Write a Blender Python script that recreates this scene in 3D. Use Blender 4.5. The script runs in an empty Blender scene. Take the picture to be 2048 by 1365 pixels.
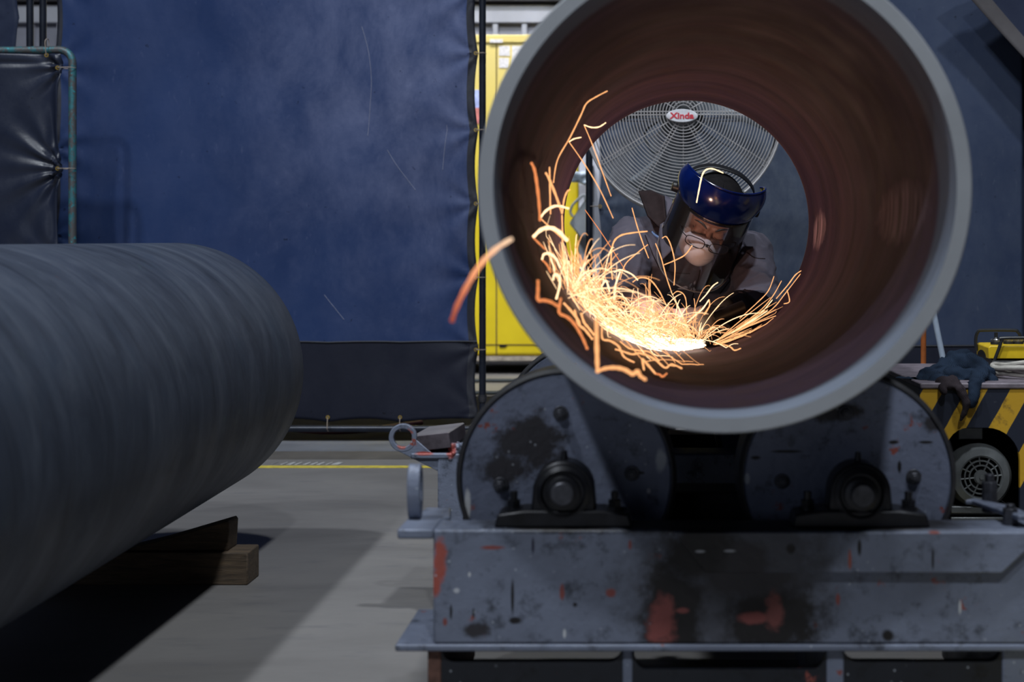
import bpy, bmesh, math, random
from mathutils import Vector, Matrix, noise
from mathutils.bvhtree import BVHTree
PI = math.pi
S = bpy.context.scene
COL = S.collection
F = 2844.0                      # focal length in pixels of the 2048 px frame
VX, VY, CH = 1287.0, 527.0, 0.75  # where the pipe axis runs to, and the camera height

# ------------------------------------------------------------ camera, world, lights
cam = bpy.data.cameras.new('camera')
co = bpy.data.objects.new('camera', cam); COL.objects.link(co)
cam.sensor_width = 36.0
cam.lens = F * 36.0 / 2048.0
cam.shift_x = -(VX - 1024.0) / 2048.0
cam.shift_y = -(682.5 - VY) / 2048.0
co.location = (0, 0, CH); co.rotation_euler = (PI / 2, 0, 0)
cam.dof.use_dof = True; cam.dof.focus_distance = 3.85; cam.dof.aperture_fstop = 4.2
cam.clip_start = 0.05
S.camera = co

w = bpy.data.worlds.new('hall_ambience'); S.world = w; w.use_nodes = True
bg = w.node_tree.nodes['Background']
bg.inputs[0].default_value = (0.45, 0.55, 0.95, 1); bg.inputs[1].default_value = 0.010

def lamp(name, loc, power, size, col=(1, 1, 1), target=None, size_y=None):
    l = bpy.data.lights.new(name, 'AREA'); l.energy = power; l.color = col
    l.shape = 'RECTANGLE'; l.size = size; l.size_y = size_y or size
    o = bpy.data.objects.new(name, l); COL.objects.link(o); o.location = loc
    if target is not None:
        d = Vector(target) - Vector(loc)
        o.rotation_euler = d.to_track_quat('-Z', 'Y').to_euler()
    return o
# high bay lamps of the hall (two rows seen in the double shadow of the pipe on the floor), and one added beyond the curtains
lamp('high_bay_or_added_lamp', (1.25, 0.7, 8.0), 290, 0.35, (0.88, 0.94, 1.0), (0.8, 3.0, 0))
lamp('high_bay_or_added_lamp', (-3.3, 0.7, 8.0), 290, 0.35, (0.88, 0.94, 1.0), (-1.5, 3.0, 0))
_b = lamp('high_bay_or_added_lamp', (-1.0, 7.4, 6.5), 98, 0.5, (0.97, 0.97, 1.0), (-1.0, 10.6, 0)); _b.data.spread = math.radians(82)  # added beyond the curtains to light cabinet and wall, not in the two rows
lamp('high_bay_or_added_lamp', (1.25, -3.6, 8.0), 230, 0.35, (0.88, 0.94, 1.0), (0.8, 3.0, 0))
lamp('high_bay_or_added_lamp', (-3.3, -3.6, 8.0), 230, 0.35, (0.88, 0.94, 1.0), (-1.0, 3.0, 0))
lamp('low_front_fill', (-2.7, -4.3, 1.25), 16, 2.6, (0.70, 0.80, 1.0), (0, 3.5, 0.9), 2.0)  # added low fill from behind the camera, no door known there
# glow of the grinding contact
gl = bpy.data.lights.new('grinding_glow', 'POINT'); gl.energy = 1.5; gl.color = (1.0, 0.40, 0.13); gl.shadow_soft_size = 0.02
go = bpy.data.objects.new('grinding_glow', gl); COL.objects.link(go); go.location = (-0.03, 3.06, 0.61)
gl2 = bpy.data.lights.new('grinding_glow', 'POINT'); gl2.energy = 3.8; gl2.color = (1.0, 0.60, 0.42); gl2.shadow_soft_size = 0.02
go2 = bpy.data.objects.new('grinding_glow', gl2); COL.objects.link(go2); go2.location = (-0.06, 3.42, 0.70)
S.view_settings.view_transform = 'Standard'; S.view_settings.look = 'None'
S.view_settings.exposure = 0.0; S.view_settings.gamma = 1.0
S.cycles.max_bounces = 8; S.cycles.sample_clamp_indirect = 4.0
S.cycles.caustics_reflective = False; S.cycles.caustics_refractive = False

def P(px, py, d):
    return Vector(((px - VX) * d / F, d, CH - (py - VY) * d / F))

# ------------------------------------------------------------ materials
class NT:
    def __init__(s, name):
        s.m = bpy.data.materials.new(name); s.m.use_nodes = True
        s.t = s.m.node_tree; s.t.nodes.clear()
        s.out = s.t.nodes.new('ShaderNodeOutputMaterial')
    def n(s, typ, ins=None, **kw):
        nd = s.t.nodes.new(typ)
        for k, v in kw.items(): setattr(nd, k, v)
        for k, v in (ins or {}).items():
            if isinstance(v, bpy.types.NodeSocket): s.t.links.new(v, nd.inputs[k])
            else: nd.inputs[k].default_value = v
        return nd
    def coord(s, scale=(1, 1, 1), rot=(0, 0, 0), loc=(0, 0, 0)):
        c = s.n('ShaderNodeTexCoord')
        mp = s.n('ShaderNodeMapping', {0: c.outputs['Object'], 1: loc, 2: rot, 3: scale})
        return mp.outputs[0]
    def noise(s, vec, scale, detail=4, rough=0.55, dist=0.0):
        return s.n('ShaderNodeTexNoise', {'Vector': vec, 'Scale': scale, 'Detail': detail, 'Roughness': rough, 'Distortion': dist}).outputs[0]
    def ramp(s, fac, stops):
        r = s.n('ShaderNodeValToRGB', {0: fac}); e = r.color_ramp.elements
        while len(e) < len(stops): e.new(0.5)
        for i, (p, c) in enumerate(stops):
            e[i].position = p; e[i].color = c if len(c) == 4 else (*c, 1)
        return r.outputs[0]
    def step(s, fac, a, b):
        return s.n('ShaderNodeMapRange', {0: fac, 1: a, 2: b, 3: 0.0, 4: 1.0}).outputs[0]
    def mix(s, fac, a, b, mode='MIX'):
        nd = s.n('ShaderNodeMix', data_type='RGBA', blend_type=mode)
        for idx, v in ((0, fac), (6, a), (7, b)):
            if isinstance(v, bpy.types.NodeSocket): s.t.links.new(v, nd.inputs[idx])
            else: nd.inputs[idx].default_value = v if idx == 0 else ((*v, 1) if len(v) == 3 else v)
        return nd.outputs[2]
    def math(s, op, a, b=0.0, c=None, clamp=False):
        nd = s.n('ShaderNodeMath', operation=op, use_clamp=clamp)
        for i, v in enumerate((a, b, c)):
            if v is None: continue
            if isinstance(v, bpy.types.NodeSocket): s.t.links.new(v, nd.inputs[i])
            else: nd.inputs[i].default_value = v
        return nd.outputs[0]
    def blob(s, c, r, warp=0.0, wscale=20, inner=0.6, outer=1.0):
        # 1 inside the ellipsoid of centre c and radii r (object space), 0 outside, ragged by noise
        v = s.coord(scale=tuple(1.0 / q for q in r), loc=tuple(-a / q for a, q in zip(c, r)))
        ln = s.n('ShaderNodeVectorMath', {0: v}, operation='LENGTH').outputs['Value']
        if warp:
            nz = s.noise(s.coord(), wscale * 1.5, 6, 0.72)
            ln = s.math('ADD', ln, s.math('MULTIPLY', s.math('SUBTRACT', nz, 0.5), warp))
        return s.n('ShaderNodeMapRange', {0: ln, 1: inner, 2: outer, 3: 1.0, 4: 0.0}).outputs[0]
    def bump(s, h, strength=0.3, dist=0.002, prev=None):
        ins = {'Height': h, 'Strength': strength, 'Distance': dist}
        if prev is not None: ins['Normal'] = prev
        return s.n('ShaderNodeBump', ins).outputs[0]
    def done(s, col, rough=0.5, metal=0.0, normal=None, **extra):
        b = s.n('ShaderNodeBsdfPrincipled')
        for k, v in (('Base Color', col), ('Roughness', rough), ('Metallic', metal), ('Normal', normal)):
            if v is None: continue
            if isinstance(v, bpy.types.NodeSocket): s.t.links.new(v, b.inputs[k])
            else: b.inputs[k].default_value = (*v, 1) if isinstance(v, tuple) and len(v) == 3 else v
        for k, v in extra.items():
            b.inputs[k.replace('_', ' ')].default_value = v
        s.t.links.new(b.outputs[0], s.out.inputs[0])
        return s.m

def simple(name, col, rough=0.5, metal=0.0, var=0.25, scale=12, bump=0.15, bscale=90, **kw):
    t = NT(name); v = t.coord()
    a = tuple(max(0, c * (1 - var)) for c in col); b = tuple(min(1, c * (1 + var)) for c in col)
    c = t.ramp(t.noise(v, scale, 5, 0.6), [(0.3, a), (0.7, b)])
    nrm = t.bump(t.noise(v, bscale, 3), bump, 0.001) if bump else None
    return t.done(c, rough, metal, nrm, **kw)

def painted_steel(name, base, blobs=(), smudge=0.55):
    """old grey enamel with soot, red primer showing through, white spatter; blobs = (centre, radii, colour, warp)"""
    t = NT(name); v = t.coord()
    c = t.ramp(t.noise(v, 5, 5, 0.65), [(0.3, tuple(q * 0.72 for q in base)), (0.72, tuple(q * 1.18 for q in base))])
    c = t.mix(t.step(t.noise(v, 24, 6, 0.74), 0.53, 0.68), c, tuple(q * 0.30 for q in base))
    red = t.step(t.noise(t.coord(loc=(3, 1, 2)), 14, 6, 0.72), 0.63, 0.66)
    c = t.mix(red, c, (0.24, 0.06, 0.045))
    for (cc, rr, colr, warp) in blobs:
        c = t.mix(t.blob(cc, rr, warp, 24), c, colr)
    vor = t.n('ShaderNodeTexVoronoi', {'Vector': v, 'Scale': 55.0})
    sp = t.n('ShaderNodeMapRange', {0: vor.outputs['Distance'], 1: 0.06, 2: 0.13, 3: 1.0, 4: 0.0}).outputs[0]
    sp = t.math('MULTIPLY', sp, t.step(t.noise(v, 4, 3), 0.44, 0.56))
    c = t.mix(t.math('MULTIPLY', sp, 0.75), c, (0.42, 0.46, 0.52))
    nb = t.bump(t.noise(v, 45, 5, 0.65), 0.5, 0.003)
    r = t.n('ShaderNodeMapRange', {0: t.noise(v, 9, 3), 1: 0.3, 2: 0.7, 3: 0.38, 4: 0.62}).outputs[0]
    return t.done(c, r, 0.15, nb)

GREY = (0.158, 0.182, 0.250)
M = {}
M['grey'] = painted_steel('worn_grey_enamel', GREY)
M['black_steel'] = simple('oily_black_steel', (0.010, 0.010, 0.013), 0.42, 0.4, 0.5, 20, 0.3)
M['rubber'] = simple('black_rubber', (0.022, 0.022, 0.026), 0.55, 0, 0.4, 30, 0.2)
M['dark_hub'] = simple('greasy_dark_iron', (0.010, 0.0105, 0.014), 0.38, 0.4, 0.5, 25, 0.4)
M['bolt'] = simple('dull_bolt_steel', (0.07, 0.072, 0.085), 0.45, 0.7, 0.4, 60, 0.2)
M['rusty'] = simple('rusty_steel', (0.12, 0.06, 0.045), 0.7, 0.2, 0.5, 50, 0.5)
M['pole'] = simple('black_painted_tube', (0.014, 0.018, 0.03), 0.35, 0.3, 0.3, 20, 0.1)
M['brass'] = simple('brass_eyelet', (0.55, 0.38, 0.10), 0.35, 0.8, 0.2, 60, 0)
M['tie'] = simple('cord_tie', (0.34, 0.28, 0.24), 0.7, 0, 0.2, 60, 0)
M['hem'] = simple('curtain_hem_webbing', (0.012, 0.014, 0.024), 0.6, 0, 0.3, 40, 0.2)
M['wood'] = None
t = NT('old_timber'); v = t.coord(scale=(1, 9, 9))
c = t.ramp(t.noise(v, 8, 6, 0.7, 1.2), [(0.25, (0.03, 0.022, 0.016)), (0.55, (0.10, 0.07, 0.045)), (0.8, (0.17, 0.115, 0.065))])
M['wood'] = t.done(c, 0.8, 0, t.bump(t.noise(v, 16, 5, 0.7), 0.6, 0.003))

# floor: power-trowelled concrete
t = NT('workshop_concrete'); v = t.coord()
c = t.ramp(t.noise(t.coord(scale=(0.8, 1.6, 1)), 1.1, 7, 0.62, 0.6), [(0.3, (0.135, 0.128, 0.125)), (0.55, (0.19, 0.182, 0.178)), (0.75, (0.235, 0.222, 0.21))])
c = t.mix(t.step(t.noise(t.coord(scale=(1, 3.5, 1)), 5, 6, 0.7), 0.55, 0.8), c, (0.13, 0.128, 0.135))
c = t.mix(t.step(t.noise(t.coord(loc=(5, 2, 0)), 9, 6, 0.75), 0.71, 0.75), c, (0.07, 0.075, 0.09))
c = t.mix(t.step(t.noise(t.coord(loc=(1, 7, 0)), 26, 4, 0.7), 0.75, 0.78), c, (0.45, 0.45, 0.45))
M['concrete'] = t.done(c, 0.55, 0, t.bump(t.noise(v, 60, 5, 0.6), 0.25, 0.002))
M['floor_shade'] = simple('painted_shadow_band', (0.115, 0.105, 0.095), 0.6, 0, 0.25, 6, 0.2)  # shadow band on the floor, painted as a darker tone
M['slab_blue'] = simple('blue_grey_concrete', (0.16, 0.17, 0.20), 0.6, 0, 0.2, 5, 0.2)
M['yellow_line'] = simple('yellow_floor_paint', (0.62, 0.50, 0.07), 0.6, 0, 0.25, 30, 0.1)
M['white_paint'] = simple('worn_white_floor_paint', (0.42, 0.42, 0.42), 0.65, 0, 0.3, 25, 0.1)

# welding curtain vinyl
def vinyl(name, a, b, dust, rough=0.42, dusty=0.6, dcen=None, spec=0.2):
    t = NT(name); v = t.coord()
    c = t.ramp(t.noise(v, 1.6, 4, 0.5, 0.2), [(0.3, a), (0.7, b)])
    d = t.noise(t.coord(scale=(1.3, 1, 0.8), rot=(0, 0.35, 0)), 3.2, 8, 0.72, 0.25)
    m = t.math('MULTIPLY', t.step(d, 0.42, 0.95), dusty * (0.35 if dcen else 0.7))
    if dcen:
        m = t.math('ADD', t.math('MULTIPLY', m, 0.5), t.math('MULTIPLY', t.math('MULTIPLY', t.blob(dcen[0], dcen[1], 0.9, 3, 0.0, 1.0), t.step(d, 0.30, 0.72)), dusty * 0.8), clamp=True)
    c = t.mix(m, c, dust)
    fine = t.step(t.noise(t.coord(scale=(1, 1, 0.35), rot=(0, -0.3, 0)), 40, 5, 0.7), 0.62, 0.8)
    c = t.mix(t.math('MULTIPLY', fine, 0.25 * dusty), c, dust)
    c = t.mix(t.step(t.noise(t.coord(loc=(3, 3, 3)), 38, 3, 0.6), 0.70, 0.76), c, tuple(q * 0.45 for q in a))
    r = t.n('ShaderNodeMapRange', {0: d, 1: 0.3, 2: 0.75, 3: rough, 4: rough + 0.25}).outputs[0]
    return t.done(c, r, 0, t.bump(t.noise(v, 14, 5, 0.65), 0.22, 0.006), Specular_IOR_Level=spec)
M['vinyl_blue'] = vinyl('blue_welding_vinyl', (0.013, 0.030, 0.098), (0.021, 0.043, 0.128), (0.15, 0.175, 0.30), 0.5, 1.0, ((0.66, 0, 1.6), (0.95, 9, 1.2)))
M['vinyl_right'] = vinyl('slate_blue_welding_vinyl', (0.024, 0.036, 0.075), (0.036, 0.052, 0.10), (0.19, 0.22, 0.26), 0.5, 0.95, ((-0.5, 0, 1.0), (0.75, 9, 1.0)))
M['vinyl_dark'] = vinyl('dark_curtain_skirt', (0.008, 0.010, 0.020), (0.013, 0.015, 0.028), (0.03, 0.033, 0.05), 0.45, 0.4)
M['vinyl_left'] = vinyl('navy_welding_vinyl', (0.012, 0.017, 0.04), (0.018, 0.026, 0.055), (0.03, 0.036, 0.065), 0.5, 0.3)
M['vinyl_gloss'] = vinyl('glossy_black_vinyl', (0.010, 0.014, 0.030), (0.017, 0.022, 0.042), (0.045, 0.055, 0.085), 0.22, 0.35, None, 0.45)
M['canvas'] = simple('brown_grey_canvas', (0.06, 0.055, 0.06), 0.7, 0, 0.3, 4, 0.3)
t = NT('flaking_teal_tube'); v = t.coord()
c = t.mix(t.step(t.noise(t.coord(scale=(1, 1, 0.6)), 38, 5, 0.75), 0.44, 0.52), (0.035, 0.15, 0.18), (0.085, 0.085, 0.09))
c = t.mix(t.step(t.noise(t.coord(loc=(2, 2, 2)), 50, 5, 0.7), 0.60, 0.66), c, (0.03, 0.28, 0.34))
M['teal'] = t.done(c, 0.5, 0.3, t.bump(t.noise(v, 60, 4), 0.4, 0.002))

# ------------------------------------------------------------ mesh helpers
class MB:
    def __init__(s): s.v = []; s.f = []; s.mi = []
    def add(s, vs, fs, mi=0):
        k = len(s.v); s.v += [Vector(q) for q in vs]
        s.f += [tuple(i + k for i in f) for f in fs]; s.mi += [mi] * len(fs); return s
    def box(s, x0, x1, y0, y1, z0, z1, mat=None, mi=0):
        vs = [Vector((x, y, z)) for x in (x0, x1) for y in (y0, y1) for z in (z0, z1)]
        if mat is not None: vs = [mat @ q for q in vs]
        return s.add(vs, [(0, 1, 3, 2), (4, 6, 7, 5), (0, 4, 5, 1), (2, 3, 7, 6), (0, 2, 6, 4), (1, 5, 7, 3)], mi)
    def prism(s, pts, a0, a1, plane='xz', mi=0, mat=None):
        n = len(pts); vs = []
        for a in (a0, a1):
            for (p, q) in pts:
                vs.append(Vector({'xz': (p, a, q), 'xy': (p, q, a), 'yz': (a, p, q)}[plane]))
        if mat is not None: vs = [mat @ q for q in vs]
        fs = [tuple(range(n)), tuple(range(2 * n - 1, n - 1, -1))]
        fs += [(i, i + n, (i + 1) % n + n, (i + 1) % n) for i in range(n)]
        return s.add(vs, fs, mi)
    def ring_prism(s, outer, inner, a0, a1, plane='xz', mi=0):
        """plate with a hole: outer and inner outlines with the same number of points"""
        n = len(outer); vs = []
        for a in (a0, a1):
            for pts in (outer, inner):
                for (p, q) in pts:
                    vs.append({'xz': (p, a, q), 'xy': (p, q, a), 'yz': (a, p, q)}[plane])
        fs = []
        for i in range(n):
            j = (i + 1) % n
            fs += [(i, j, n + j, n + i), (2 * n + i, 3 * n + i, 3 * n + j, 2 * n + j),
                   (i, 2 * n + i, 2 * n + j, j), (n + i, n + j, 3 * n + j, 3 * n + i)]
        return s.add(vs, fs, mi)
    def frame(s, p0, p1):
        d = (Vector(p1) - Vector(p0)).normalized()
        a = Vector((0, 0, 1)) if abs(d.z) < 0.9 else Vector((1, 0, 0))
        u = d.cross(a).normalized(); return u, d.cross(u).normalized()
    def cyl(s, p0, p1, r0, r1=None, n=24, caps=True, mi=0):
        r1 = r0 if r1 is None else r1; p0 = Vector(p0); p1 = Vector(p1); u, w2 = s.frame(p0, p1); vs = []
        for p, r in ((p0, r0), (p1, r1)):
            for i in range(n):
                a = 2 * PI * i / n; vs.append(p + r * (math.cos(a) * u + math.sin(a) * w2))
        fs = [(i, (i + 1) % n, (i + 1) % n + n, i + n) for i in range(n)]
        if caps: fs += [tuple(range(n - 1, -1, -1)), tuple(range(n, 2 * n))]
        return s.add(vs, fs, mi)
    def tube(s, pts, r, n=8, closed=False, mi=0):
        pts = [Vector(p) for p in pts]; N = len(pts)
        rr = r if isinstance(r, (list, tuple)) else [r] * N
        vs = []; up = None
        for i, p in enumerate(pts):
            d = (pts[(i + 1) % N] - pts[i - 1]) if closed else (pts[min(i + 1, N - 1)] - pts[max(i - 1, 0)])
            d = d.normalized() if d.length > 1e-9 else Vector((0, 0, 1))
            if up is None: up = Vector((0, 0, 1)) if abs(d.z) < 0.9 else Vector((1, 0, 0))
            u = d.cross(up)
            u = u.normalized() if u.length > 1e-6 else d.orthogonal().normalized()
            w2 = u.cross(d).normalized(); up = w2
            for k in range(n):
                a = 2 * PI * k / n; vs.append(p + rr[i] * (math.cos(a) * u + math.sin(a) * w2))
        fs = []
        for i in range(N if closed else N - 1):
            j = (i + 1) % N
            for k in range(n):
                k2 = (k + 1) % n; fs.append((i * n + k, j * n + k, j * n + k2, i * n + k2))
        if not closed: fs += [tuple(range(n)), tuple(range(N * n - 1, (N - 1) * n - 1, -1))]
        return s.add(vs, fs, mi)
    def lathe(s, prof, org=(0, 0, 0), axis='y', n=64, mat=None, mi=0, mis=None, closed=False):
        """prof = list of (radius, along)"""
        vs = []; org = Vector(org)
        for (r, a) in prof:
            for i in range(n):
                t2 = 2 * PI * i / n; c2, s2 = r * math.cos(t2), r * math.sin(t2)
                q = {'y': Vector((c2, a, s2)), 'z': Vector((c2, s2, a)), 'x': Vector((a, c2, s2))}[axis]
                vs.append((mat @ q if mat is not None else q) + org)
        k = len(s.v); s.v += vs; m = len(prof)
        for j in range(m if closed else m - 1):
            j2 = (j + 1) % m
            for i in range(n):
                i2 = (i + 1) % n
                s.f.append((k + j * n + i, k + j * n + i2, k + j2 * n + i2, k + j2 * n + i)); s.mi.append(mis[j] if mis else mi)
        if not closed:
            if prof[0][0] > 1e-6: s.f.append(tuple(k + i for i in range(n))); s.mi.append(mi)
            if prof[-1][0] > 1e-6: s.f.append(tuple(k + (m - 1) * n + i for i in range(n))[::-1]); s.mi.append(mi)
        return s
    def ball(s, c, r, n=12, mat=None, mi=0):
        r = (r, r, r) if isinstance(r, (int, float)) else r; c = Vector(c); vs = [Vector((0, 0, r[2]))]; m = n // 2 + 2
        for j in range(1, m):
            ph = PI * j / m
            for i in range(n):
                t2 = 2 * PI * i / n
                vs.append(Vector((r[0] * math.sin(ph) * math.cos(t2), r[1] * math.sin(ph) * math.sin(t2), r[2] * math.cos(ph))))
        vs.append(Vector((0, 0, -r[2]))); fs = []
        for i in range(n): fs.append((0, 1 + i, 1 + (i + 1) % n))
        for j in range(m - 2):
            for i in range(n):
                a = 1 + j * n; fs.append((a + i, a + n + i, a + n + (i + 1) % n, a + (i + 1) % n))
        b = 1 + (m - 2) * n
        for i in range(n): fs.append((b + i, len(vs) - 1, b + (i + 1) % n))
        if mat is not None: vs = [mat @ q for q in vs]
        return s.add([q + c for q in vs], fs, mi)
    def grid(s, fn, nu, nv, mi=0, wrap=False):
        vs = [fn(i / nu, j / nv) for j in range(nv + 1) for i in range(nu + 1)]; W = nu + 1
        return s.add(vs, [(j * W + i, j * W + i + 1, (j + 1) * W + i + 1, (j + 1) * W + i) for j in range(nv) for i in range(nu)], mi)
    def build(s, name, mat, parent=None, bevel=0, smooth=35, solid=0, subsurf=0, org=None, recalc=True):
        base = Vector(org) if org is not None else (Vector(parent['_o']) if parent is not None and '_o' in parent else Vector((0, 0, 0)))
        me = bpy.data.meshes.new(name)
        me.from_pydata([tuple(q - base) for q in s.v], [], s.f)
        for m_ in (mat if isinstance(mat, (list, tuple)) else [mat]): me.materials.append(m_)
        me.polygons.foreach_set('material_index', s.mi)
        if recalc:
            bm = bmesh.new(); bm.from_mesh(me); bmesh.ops.recalc_face_normals(bm, faces=bm.faces); bm.to_mesh(me); bm.free()
        if smooth:
            me.polygons.foreach_set('use_smooth', [True] * len(me.polygons))
            me.set_sharp_from_angle(angle=math.radians(smooth))
        me.update()
        o = bpy.data.objects.new(name, me); COL.objects.link(o)
        if parent is not None: o.parent = parent
        o['_o'] = tuple(base)
        if parent is None or org is not None and parent is None: o.location = base
        if solid:
            md = o.modifiers.new('thickness', 'SOLIDIFY'); md.thickness = solid; md.offset = 0
        if bevel:
            md = o.modifiers.new('bevel', 'BEVEL'); md.width = bevel; md.segments = 2; md.limit_method = 'ANGLE'; md.angle_limit = math.radians(40)
        if subsurf:
            md = o.modifiers.new('subd', 'SUBSURF'); md.levels = subsurf; md.render_levels = subsurf
        return o

def thing(name, loc, label, cat, group=None, rot=None):
    o = bpy.data.objects.new(name, None); COL.objects.link(o); o.location = loc
    o.empty_display_size = 0.05; o['_o'] = tuple(loc)
    if rot: o.rotation_euler = rot
    return tag(o, label, cat, group)
def tag(o, label=None, cat=None, group=None, kind=None):
    if label: o['label'] = label
    if cat: o['category'] = cat
    if group: o['group'] = group
    if kind: o['kind'] = kind
    return o
def struct(o): o['kind'] = 'structure'; return o

def remeshed(mb, voxel, iters=4, factor=0.5):
    """union of overlapping closed shapes as one continuous skin"""
    me = bpy.data.meshes.new('tmp'); me.from_pydata([tuple(q) for q in mb.v], [], mb.f)
    bm = bmesh.new(); bm.from_mesh(me); bmesh.ops.recalc_face_normals(bm, faces=bm.faces); bm.to_mesh(me); bm.free()
    o = bpy.data.objects.new('tmp', me); COL.objects.link(o)
    r = o.modifiers.new('r', 'REMESH'); r.mode = 'VOXEL'; r.voxel_size = voxel
    if iters:
        sm = o.modifiers.new('s', 'SMOOTH'); sm.factor = factor; sm.iterations = iters
    dg = bpy.context.evaluated_depsgraph_get(); ev = o.evaluated_get(dg); m2 = ev.to_mesh()
    out = MB(); out.add([q.co.copy() for q in m2.vertices], [tuple(p.vertices) for p in m2.polygons])
    ev.to_mesh_clear(); bpy.data.objects.remove(o); bpy.data.meshes.remove(me)
    return out
def capsule(mb, p0, p1, r0, r1, n=16):
    p0 = Vector(p0); p1 = Vector(p1)
    mb.cyl(p0, p1, r0, r1, n); mb.ball(p0, r0 * 1.001, n); mb.ball(p1, r1 * 1.001, n)
def normals_of(mb):
    nr = [Vector((0, 0, 0)) for _ in mb.v]
    for f in mb.f:
        a, b, c = mb.v[f[0]], mb.v[f[1]], mb.v[f[2]]; nn = (b - a).cross(c - a)
        for i in f: nr[i] += nn
    return [q.normalized() if q.length else Vector((0, 0, 1)) for q in nr]
def displace(mb, fn):
    nr = normals_of(mb); mb.v = [q + nn * fn(q) for q, nn in zip(mb.v, nr)]; return mb
def circ(cx, cz, r, n=32, a0=0): return [(cx + r * math.cos(a0 + 2 * PI * i / n), cz + r * math.sin(a0 + 2 * PI * i / n)) for i in range(n)]
def catmull(pts, k=6):
    pts = [Vector(p) for p in pts]; out = []
    for i in range(len(pts) - 1):
        p0 = pts[max(i - 1, 0)]; p1 = pts[i]; p2 = pts[i + 1]; p3 = pts[min(i + 2, len(pts) - 1)]
        for j in range(k):
            t2 = j / k
            out.append(0.5 * ((2 * p1) + (p2 - p0) * t2 + (2 * p0 - 5 * p1 + 4 * p2 - p3) * t2 * t2 + (3 * p1 - p0 - 3 * p2 + p3) * t2 ** 3))
    out.append(pts[-1]); return out

# ------------------------------------------------------------ setting
o = MB().box(-9, 9, -5, 14, -0.12, 0).build('floor', M['concrete'], smooth=0); struct(o)
o = MB().box(-9, 9, 5.435, 5.655, 0.0004, 0.0018).build('floor_shadow_band', M['floor_shade'], smooth=0); struct(o)  # thin strip carrying the painted shadow band
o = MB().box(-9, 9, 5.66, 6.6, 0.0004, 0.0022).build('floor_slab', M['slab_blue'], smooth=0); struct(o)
o = MB().box(-6, 6, 5.205, 5.255, 0.0004, 0.0022).build('floor_line', M['yellow_line'], smooth=0); struct(o)
o = MB().box(0.63, 0.70, 1.2, 4.6, 0.0004, 0.002).build('floor_line', M['yellow_line'], smooth=0); struct(o)
# worn white stencilled characters in front of the line (only broken strokes remain)
mb = MB()
for (a, b) in ((544, 549), (561, 571), (574, 588), (590, 600), (607, 618), (621, 632), (634, 646), (652, 661), (664, 682)):
    x0 = (a - VX) * 5.30 / F; x1 = (b - VX) * 5.30 / F
    mb.prism([(x0, 5.29), (x1 - 0.008, 5.285), (x1, 5.34), (x0 + 0.012, 5.352)], 0.0004, 0.002, 'xy')
struct(mb.build('floor_marking', M['white_paint'], smooth=0))

M['wall'] = simple('pale_wall_sheet', (0.56, 0.58, 0.66), 0.5, 0, 0.12, 3, 0.05)
M['wall_panel'] = simple('grey_wall_panel', (0.34, 0.35, 0.42), 0.4, 0, 0.15, 3, 0.05)
M['wall_dark'] = simple('dark_roof_girt', (0.07, 0.065, 0.075), 0.6, 0, 0.2, 3, 0.05)
YW = 12.0; sw = F / YW
struct(MB().box(-9, 9, YW + 0.05, YW + 0.2, 0, 8).build('wall_back', M['wall_panel'], smooth=0))
mb = MB(); x = -8.6
while x < 8.6:
    mb.box(x - 0.022, x + 0.022, YW - 0.01, YW + 0.05, 0.1, 2.78); x += 0.245
mb.box(-9, 9, YW - 0.03, YW + 0.05, 2.78, 2.93)
struct(mb.build('wall_back_ribs', M['wall'], smooth=0, bevel=0.004))
struct(MB().box(-9, 9, YW - 0.12, YW + 0.04, 2.95, 3.3).build('wall_back_girt', M['wall_dark'], smooth=0))
mb = MB().box(-0.41, -0.275, 9.0, 9.15, 0, 4)
struct(mb.build('wall_column', M['wall'], smooth=0, bevel=0.01))

# ------------------------------------------------------------ curtains
def sheet_mesh(x0, x1, y, z0, z1, ties_l=(), ties_r=(), ties_b=(), nx=150, nz=170, amp=0.02, seed=0, pull=0.012, pulls=()):
    """vinyl sheet: edges scalloped between the ties, folds running out from them"""
    def edge(zs, z, depth):
        if not zs: return 0
        zs = sorted(zs); lo = max([q for q in zs if q <= z], default=zs[0] - (zs[1] - zs[0] if len(zs) > 1 else 0.5)); hi = min([q for q in zs if q > z], default=zs[-1] + 0.5)
        if hi <= lo: return 0
        return depth * math.sin(PI * min(1, max(0, (z - lo) / (hi - lo)))) ** 0.8
    pts = [(x0, z, -1) for z in ties_l] + [(x1, z, 1) for z in ties_r]
    def fn(u, vv):
        x = x0 + (x1 - x0) * u; z = z0 + (z1 - z0) * vv
        xl = edge(ties_l, z, pull) * (1 - u) ** 6; xr = edge(ties_r, z, pull) * u ** 6
        zb = edge(ties_b, x, pull) * (1 - vv) ** 10
        X = x + xl - xr; Z = z + zb
        n = noise.fractal(Vector((x * 0.9 + seed, z * 0.6, seed)), 1.0, 2.0, 4) * amp * 1.6
        n += noise.noise(Vector((x * 4 + z * 1.6 + seed * 3, z * 0.8, seed))) * amp * 0.45
        for (tx, tz, sd) in pts:
            dx = (x - tx); dz = (z - tz); r = math.hypot(dx, dz)
            if r < 0.6:
                a = math.atan2(dz, abs(dx) + 1e-6)
                n += 0.35 * amp * math.sin(a * 7 + tz * 9 + seed) * math.exp(-r / 0.16) * min(1, r / 0.03)
        for (tx, tz, k, L, am) in pulls:
            dx = (x - tx); dz = (z - tz); r = math.hypot(dx, dz); a = math.atan2(dz, dx)
            n += am * math.sin(a * k + seed) * math.exp(-r / L) * min(1, r / 0.04)
        edgez = (1 - vv) ** 14
        return Vector((X, y - 0.012 + n * (1 - 0.6 * edgez), Z))
    return MB().grid(fn, nx, nz), fn
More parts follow.
